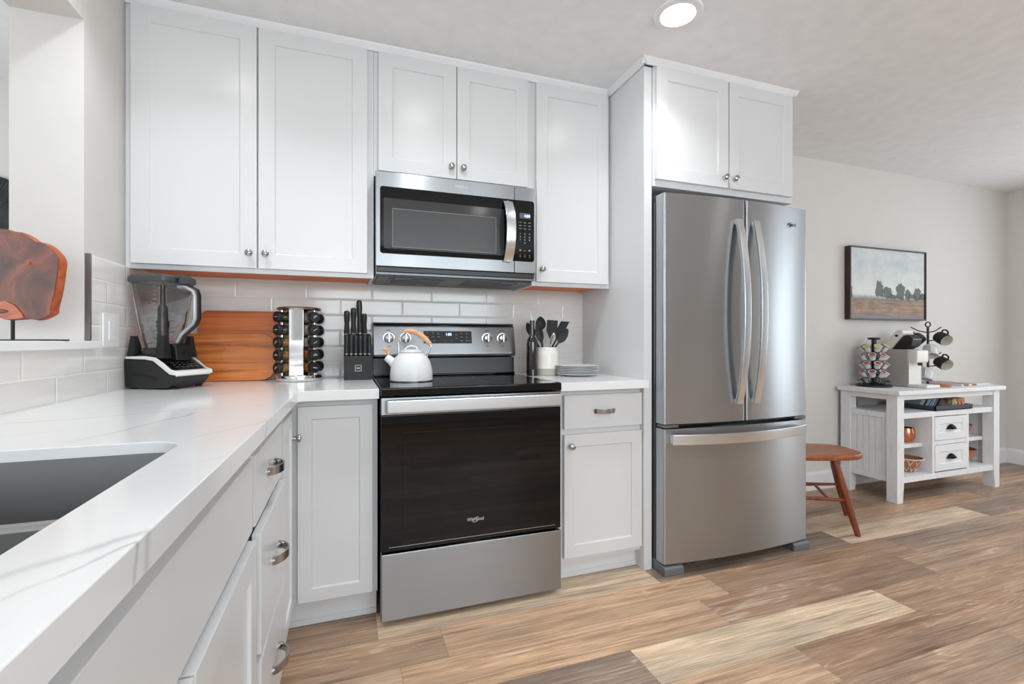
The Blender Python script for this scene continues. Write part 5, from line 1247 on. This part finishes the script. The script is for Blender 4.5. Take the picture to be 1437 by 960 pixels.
b = MB(); b.prism([(y, TZ + z) for y, z in ((-0.152, 0.270), (-0.236, 0.376), (-0.268, 0.382), (-0.296, 0.350), (-0.284, 0.300), (-0.235, 0.271))], 'x', 4.676, 4.782, 0.006); b.build('pod_holder', M['black'], CM)
b = MB(); b.ball((4.664, -0.196, TZ + 0.375), (0.002, 0.011, 0.009)); b.build('lid_badge', M['darkmark'], ldm)

# --- mug tree and mugs
MX, MY = 5.015, -0.200
mt = thing('mug_tree', 'black metal mug tree on the sideboard', 'mug rack', (MX, MY, TZ))
b = MB(); b.lathe([(0, 0), (0.075, 0), (0.078, 0.003), (0.075, 0.008), (0, 0.008)], (MX, MY, TZ), 36); b.build('base', M['black'], mt)
b = MB(); b.tube([(MX, MY, TZ + 0.006), (MX, MY, TZ + 0.445)], 0.008, 12); b.tube([(MX + 0.019*math.cos(w)*0.944, MY - 0.019*math.cos(w)*0.331, TZ + 0.462 + 0.019*math.sin(w)) for w in [2*PI*i/20 for i in range(20)]], 0.0045, 8, True); b.build('pole', M['black'], mt)
b = MB(); arms = []
for z, a0 in ((0.345, 0.35), (0.150, 0.35)):
    for q in range(3):
        a = -0.3374 + (0.12, 2.95, -1.15)[q] ; d = Vector((math.cos(a), math.sin(a), 0)); zz = z + (0.055 if q < 2 else -0.01)
        b.tube([Vector((MX, MY, TZ + zz)), Vector((MX, MY, TZ + zz)) + d*0.06 + Vector((0,0,0.012)), Vector((MX, MY, TZ + zz)) + d*0.115 + Vector((0,0,0.042))], 0.004, 8); arms.append((a, zz))
b.build('arms', M['black'], mt)
MG = 'mugs hanging on the mug tree'
def mug(label, c, ax, outer, hdir):
    """mug with its opening along ax, centre of its base at c"""
    ax = Vector(ax).normalized(); c = Vector(c)
    u = thing('mug', label, 'mug', c, 0, MG); q = Vector((0,0,1)).rotation_difference(ax); u.rotation_euler = q.to_euler()
    h = q.inverted() @ Vector(hdir); h.z = 0; h.normalize()
    MB().lathe([(0, 0), (0.034, 0), (0.040, 0.006), (0.0435, 0.03), (0.0435, 0.085), (0.0425, 0.0875)], (0,0,0), 30).build('outside', outer, u, local=True)
    MB().lathe([(0.0425, 0.0875), (0.040, 0.0865), (0.0395, 0.03), (0.034, 0.008), (0, 0.006)], (0,0,0), 30).build('inside', M['cream'], u, local=True)
    MB().tube([h*r_ + Vector((0,0,z)) for r_, z in ((0.042, 0.070), (0.058, 0.072), (0.068, 0.060), (0.069, 0.040), (0.060, 0.022), (0.041, 0.020))], 0.0055, 10).build('handle', outer, u, local=True)
r_ = Vector((0.48, -0.877, 0)); f_ = Vector((-0.877, -0.48, 0)); Z = Vector((0,0,1)); P = Vector((MX, MY, TZ))
mug('black mug with cream inside hanging highest, opening facing outward from the tree', P + r_*0.056 + Z*0.372, r_*0.60 + f_*0.72 - Z*0.42, M['matteblack'], Z)
mug('black mug with cream inside on the lower tier, opening facing outward', P + r_*0.058 + Z*0.188, r_*0.60 + f_*0.72 - Z*0.42, M['matteblack'], Z)
mug('black mug on the upper tier beside the raised machine lid', P - r_*0.035 + Z*0.375, -r_*0.62 - f_*0.25 - Z*0.62, M['matteblack'], Z)
mug('white mug hanging in the middle of the tree facing the room', P + f_*0.060 + r_*0.010 + Z*0.296, f_*0.55 - Z*0.85 + r_*0.1, M['plate'], Z + f_)
mug('tan-bottomed mug low beside the coffee machine front', P - r_*0.040 + f_*0.02 + Z*0.172, -r_*0.75 - f_*0.1 - Z*0.35, M['beech'], Z)
mug('white mug hanging lowest on the tree above the wooden board', P + f_*0.070 - r_*0.004 + Z*0.128, f_*0.35 - Z*0.90 - r_*0.12, M['plate'], Z + f_)

# --- serving board with wood stripes + small wooden block
sb = thing('serving_board', 'flat white serving board with two brown wood stripes on the sideboard', 'serving board', (5.30, -0.22, TZ))
MB().box(5.115, -0.36, TZ, 5.465, -0.080, TZ + 0.014, 0.003).build('marble_slab', M['plate'], sb)
for x in (5.140, 5.235): MB().box(x, -0.362, TZ + 0.0005, x + 0.055, -0.078, TZ + 0.0152, 0.001).build('wood_stripe', M['stool'], sb)
cb_ = MB().lathe([(0, 0), (0.050, 0), (0.052, 0.003), (0.052, 0.019), (0.050, 0.022), (0, 0.022)], (4.93, -0.335, TZ), 36).build('coaster', M['bowlwood'])
tag(set_origin(cb_, (4.93, -0.335, TZ)), 'round brown wooden coaster beside the coffee machine tray', 'coaster')

# --- tray with packets
tr = thing('serving_tray', 'low slate blue tray of packets on the sideboard shelf', 'tray', (4.925, -0.25, ZS))
b = MB(); x0, x1, y0, y1 = 4.715, 5.135, LYf + 0.004, -0.100
b.box(x0, y0, ZS, x1, y1, ZS + 0.006); b.box(x0, y0, ZS, x1, y0 + 0.009, ZS + 0.034, 0.001); b.box(x0, y1 - 0.009, ZS, x1, y1, ZS + 0.034, 0.001); b.box(x0, y0, ZS, x0 + 0.009, y1, ZS + 0.034, 0.001); b.box(x1 - 0.009, y0, ZS, x1, y1, ZS + 0.034, 0.001)
b.build('tray_body', M['tray'], tr, smooth=0)
pcol = [mat('packet_paper_white', lin(222,224,226), 0.5), mat('packet_paper_blue', lin(148,170,196), 0.5), mat('packet_paper_navy', lin(64,76,98), 0.5), mat('packet_foil_silver', lin(176,178,182), 0.3, 0.6)]
pn = ['white', 'pale blue', 'navy', 'silver']; ordp = ['first', 'second', 'third', 'fourth', 'fifth', 'sixth', 'seventh', 'eighth']
for i, ci in enumerate([3, 0, 2, 0, 1, 0, 1, 2]):
    b = MB(); b.box(0, -0.055, 0, 0.075, 0.055, 0.006, 0.001); b.xf(Matrix.Translation((4.730 + 0.030*i, -0.245, ZS + 0.0065)) @ Matrix.Rotation(-0.85, 4, 'Y'))
    o = b.build('tea_packet', pcol[ci]); tag(set_origin(o, (4.730 + 0.030*i, -0.245, ZS + 0.007)), '%s tea packet leaning in the tray, %s from the sideboard front leg' % (pn[ci], ordp[i]), 'packet', 'tea packets in the tray')
boxc = [('floral cream snack box with dark lid in the tray', lin(206,190,160), lin(120,84,60), 4.985, 0.055), ('red snack box at the end of the tray', lin(190,52,40), lin(224,160,70), 5.050, 0.040), ('brown patterned snack pouch in the tray corner', lin(170,132,96), lin(210,190,160), 5.098, 0.030)]
for lab, c1, c2, x, w in boxc:
    s = NT('printed_box'); v = s.coord(); f = s.noise(v, 55, 2); s.L.new(s.ramp(f, [(0.42, c1), (0.60, c2)]), s.p.inputs['Base Color']); s.p.inputs['Roughness'].default_value = 0.5
    o = MB().box(x, LYf + 0.045, ZS + 0.0065, x + w, -0.160, ZS + 0.074, 0.003).build('snack_box', s.m); tag(set_origin(o, (x + w/2, -0.25, ZS + 0.0065)), lab, 'box', 'snack boxes in the tray')
# --- mug and bowls in the open cubbies
def bowl_obj(name, label, cat, c, r, h, m, foot=0.45):
    o = MB().lathe([(0, 0), (r*foot, 0), (r*foot*1.05, 0.004), (r*0.78, h*0.42), (r*0.97, h*0.92), (r, h), (r*0.965, h*1.0), (r*0.93, h*0.9), (r*0.72, h*0.44), (r*foot*0.8, 0.010), (0, 0.009)], c, 40).build(name, m)
    return tag(set_origin(o, c), label, cat)
cm = thing('copper_mug', 'hammered copper mug on the small shelf under the sideboard', 'mug', (4.618, -0.290, 0.372))
MB().lathe([(0, 0), (0.034, 0), (0.042, 0.012), (0.050, 0.04), (0.050, 0.07), (0.044, 0.098), (0.042, 0.104), (0.040, 0.104), (0.042, 0.095), (0.047, 0.07), (0.046, 0.03), (0.03, 0.006), (0, 0.005)], (4.618, -0.290, 0.372), 36).build('cup', M['copper'], cm)
MB().tube([(4.576, -0.295, 0.455), (4.558, -0.298, 0.457), (4.548, -0.300, 0.435), (4.554, -0.299, 0.405), (4.572, -0.296, 0.395)], 0.005, 10).build('handle', M['copper'], cm)
wb = thing('patterned_bowl', 'white and tan geometric patterned bowl on the bottom shelf', 'bowl', (4.598, -0.300, ZB))
MB().lathe([(0, 0), (0.040, 0), (0.046, 0.004), (0.075, 0.045), (0.094, 0.092), (0.096, 0.100), (0.091, 0.100), (0.072, 0.047), (0.04, 0.010), (0, 0.008)], (4.598, -0.300, ZB), 40).build('bowl_shell', M['bowlwood'], wb)
b = MB()
def bp(a, t): r = 0.047 + 0.047*t + 0.003 * math.sin(PI*t); return (4.598 + (r + 0.002)*math.cos(a), -0.300 + (r + 0.002)*math.sin(a), ZB + 0.006 + 0.090*t)
for i in range(12):
    a = 2*PI*i/12; e_ = 2*PI/12
    b.tube([bp(a + e_*s_*0.9, s_) for s_ in [k_/8 for k_ in range(9)]], 0.0022, 6); b.tube([bp(a - e_*s_*0.9, s_) for s_ in [k_/8 for k_ in range(9)]], 0.0022, 6)
b.tube([(4.598 + 0.0965*math.cos(w), -0.300 + 0.0965*math.sin(w), ZB + 0.099) for w in [2*PI*i/40 for i in range(40)]], 0.0035, 8, True)
b.build('lattice', M['wirew'], wb)
bowl_obj('wooden_bowl', 'small brown wooden bowl on the upper cubby shelf beyond the drawers', 'bowl', (5.300, -0.250, 0.372), 0.075, 0.085, M['bowlwood'])
bowl_obj('wooden_bowl', 'wide brown wooden bowl on the bottom shelf beyond the drawers', 'bowl', (5.285, -0.250, ZB), 0.105, 0.105, M['bowlwood'])
# --- cord behind the sideboard
o = MB().tube([(4.515, -0.012, 0.75), (4.505, -0.012, 0.68), (4.51, -0.014, 0.60), (4.50, -0.012, 0.45), (4.52, -0.012, 0.30)], 0.003, 8).build('power_cord', M['black'])
tag(set_origin(o, (4.51, -0.012, 0.30)), 'thin black power cord hanging down the wall behind the sideboard', 'cord')
for m in ('tmp', 'tmp2'):
    if m in bpy.data.materials and bpy.data.materials[m].users == 0: bpy.data.materials.remove(bpy.data.materials[m])
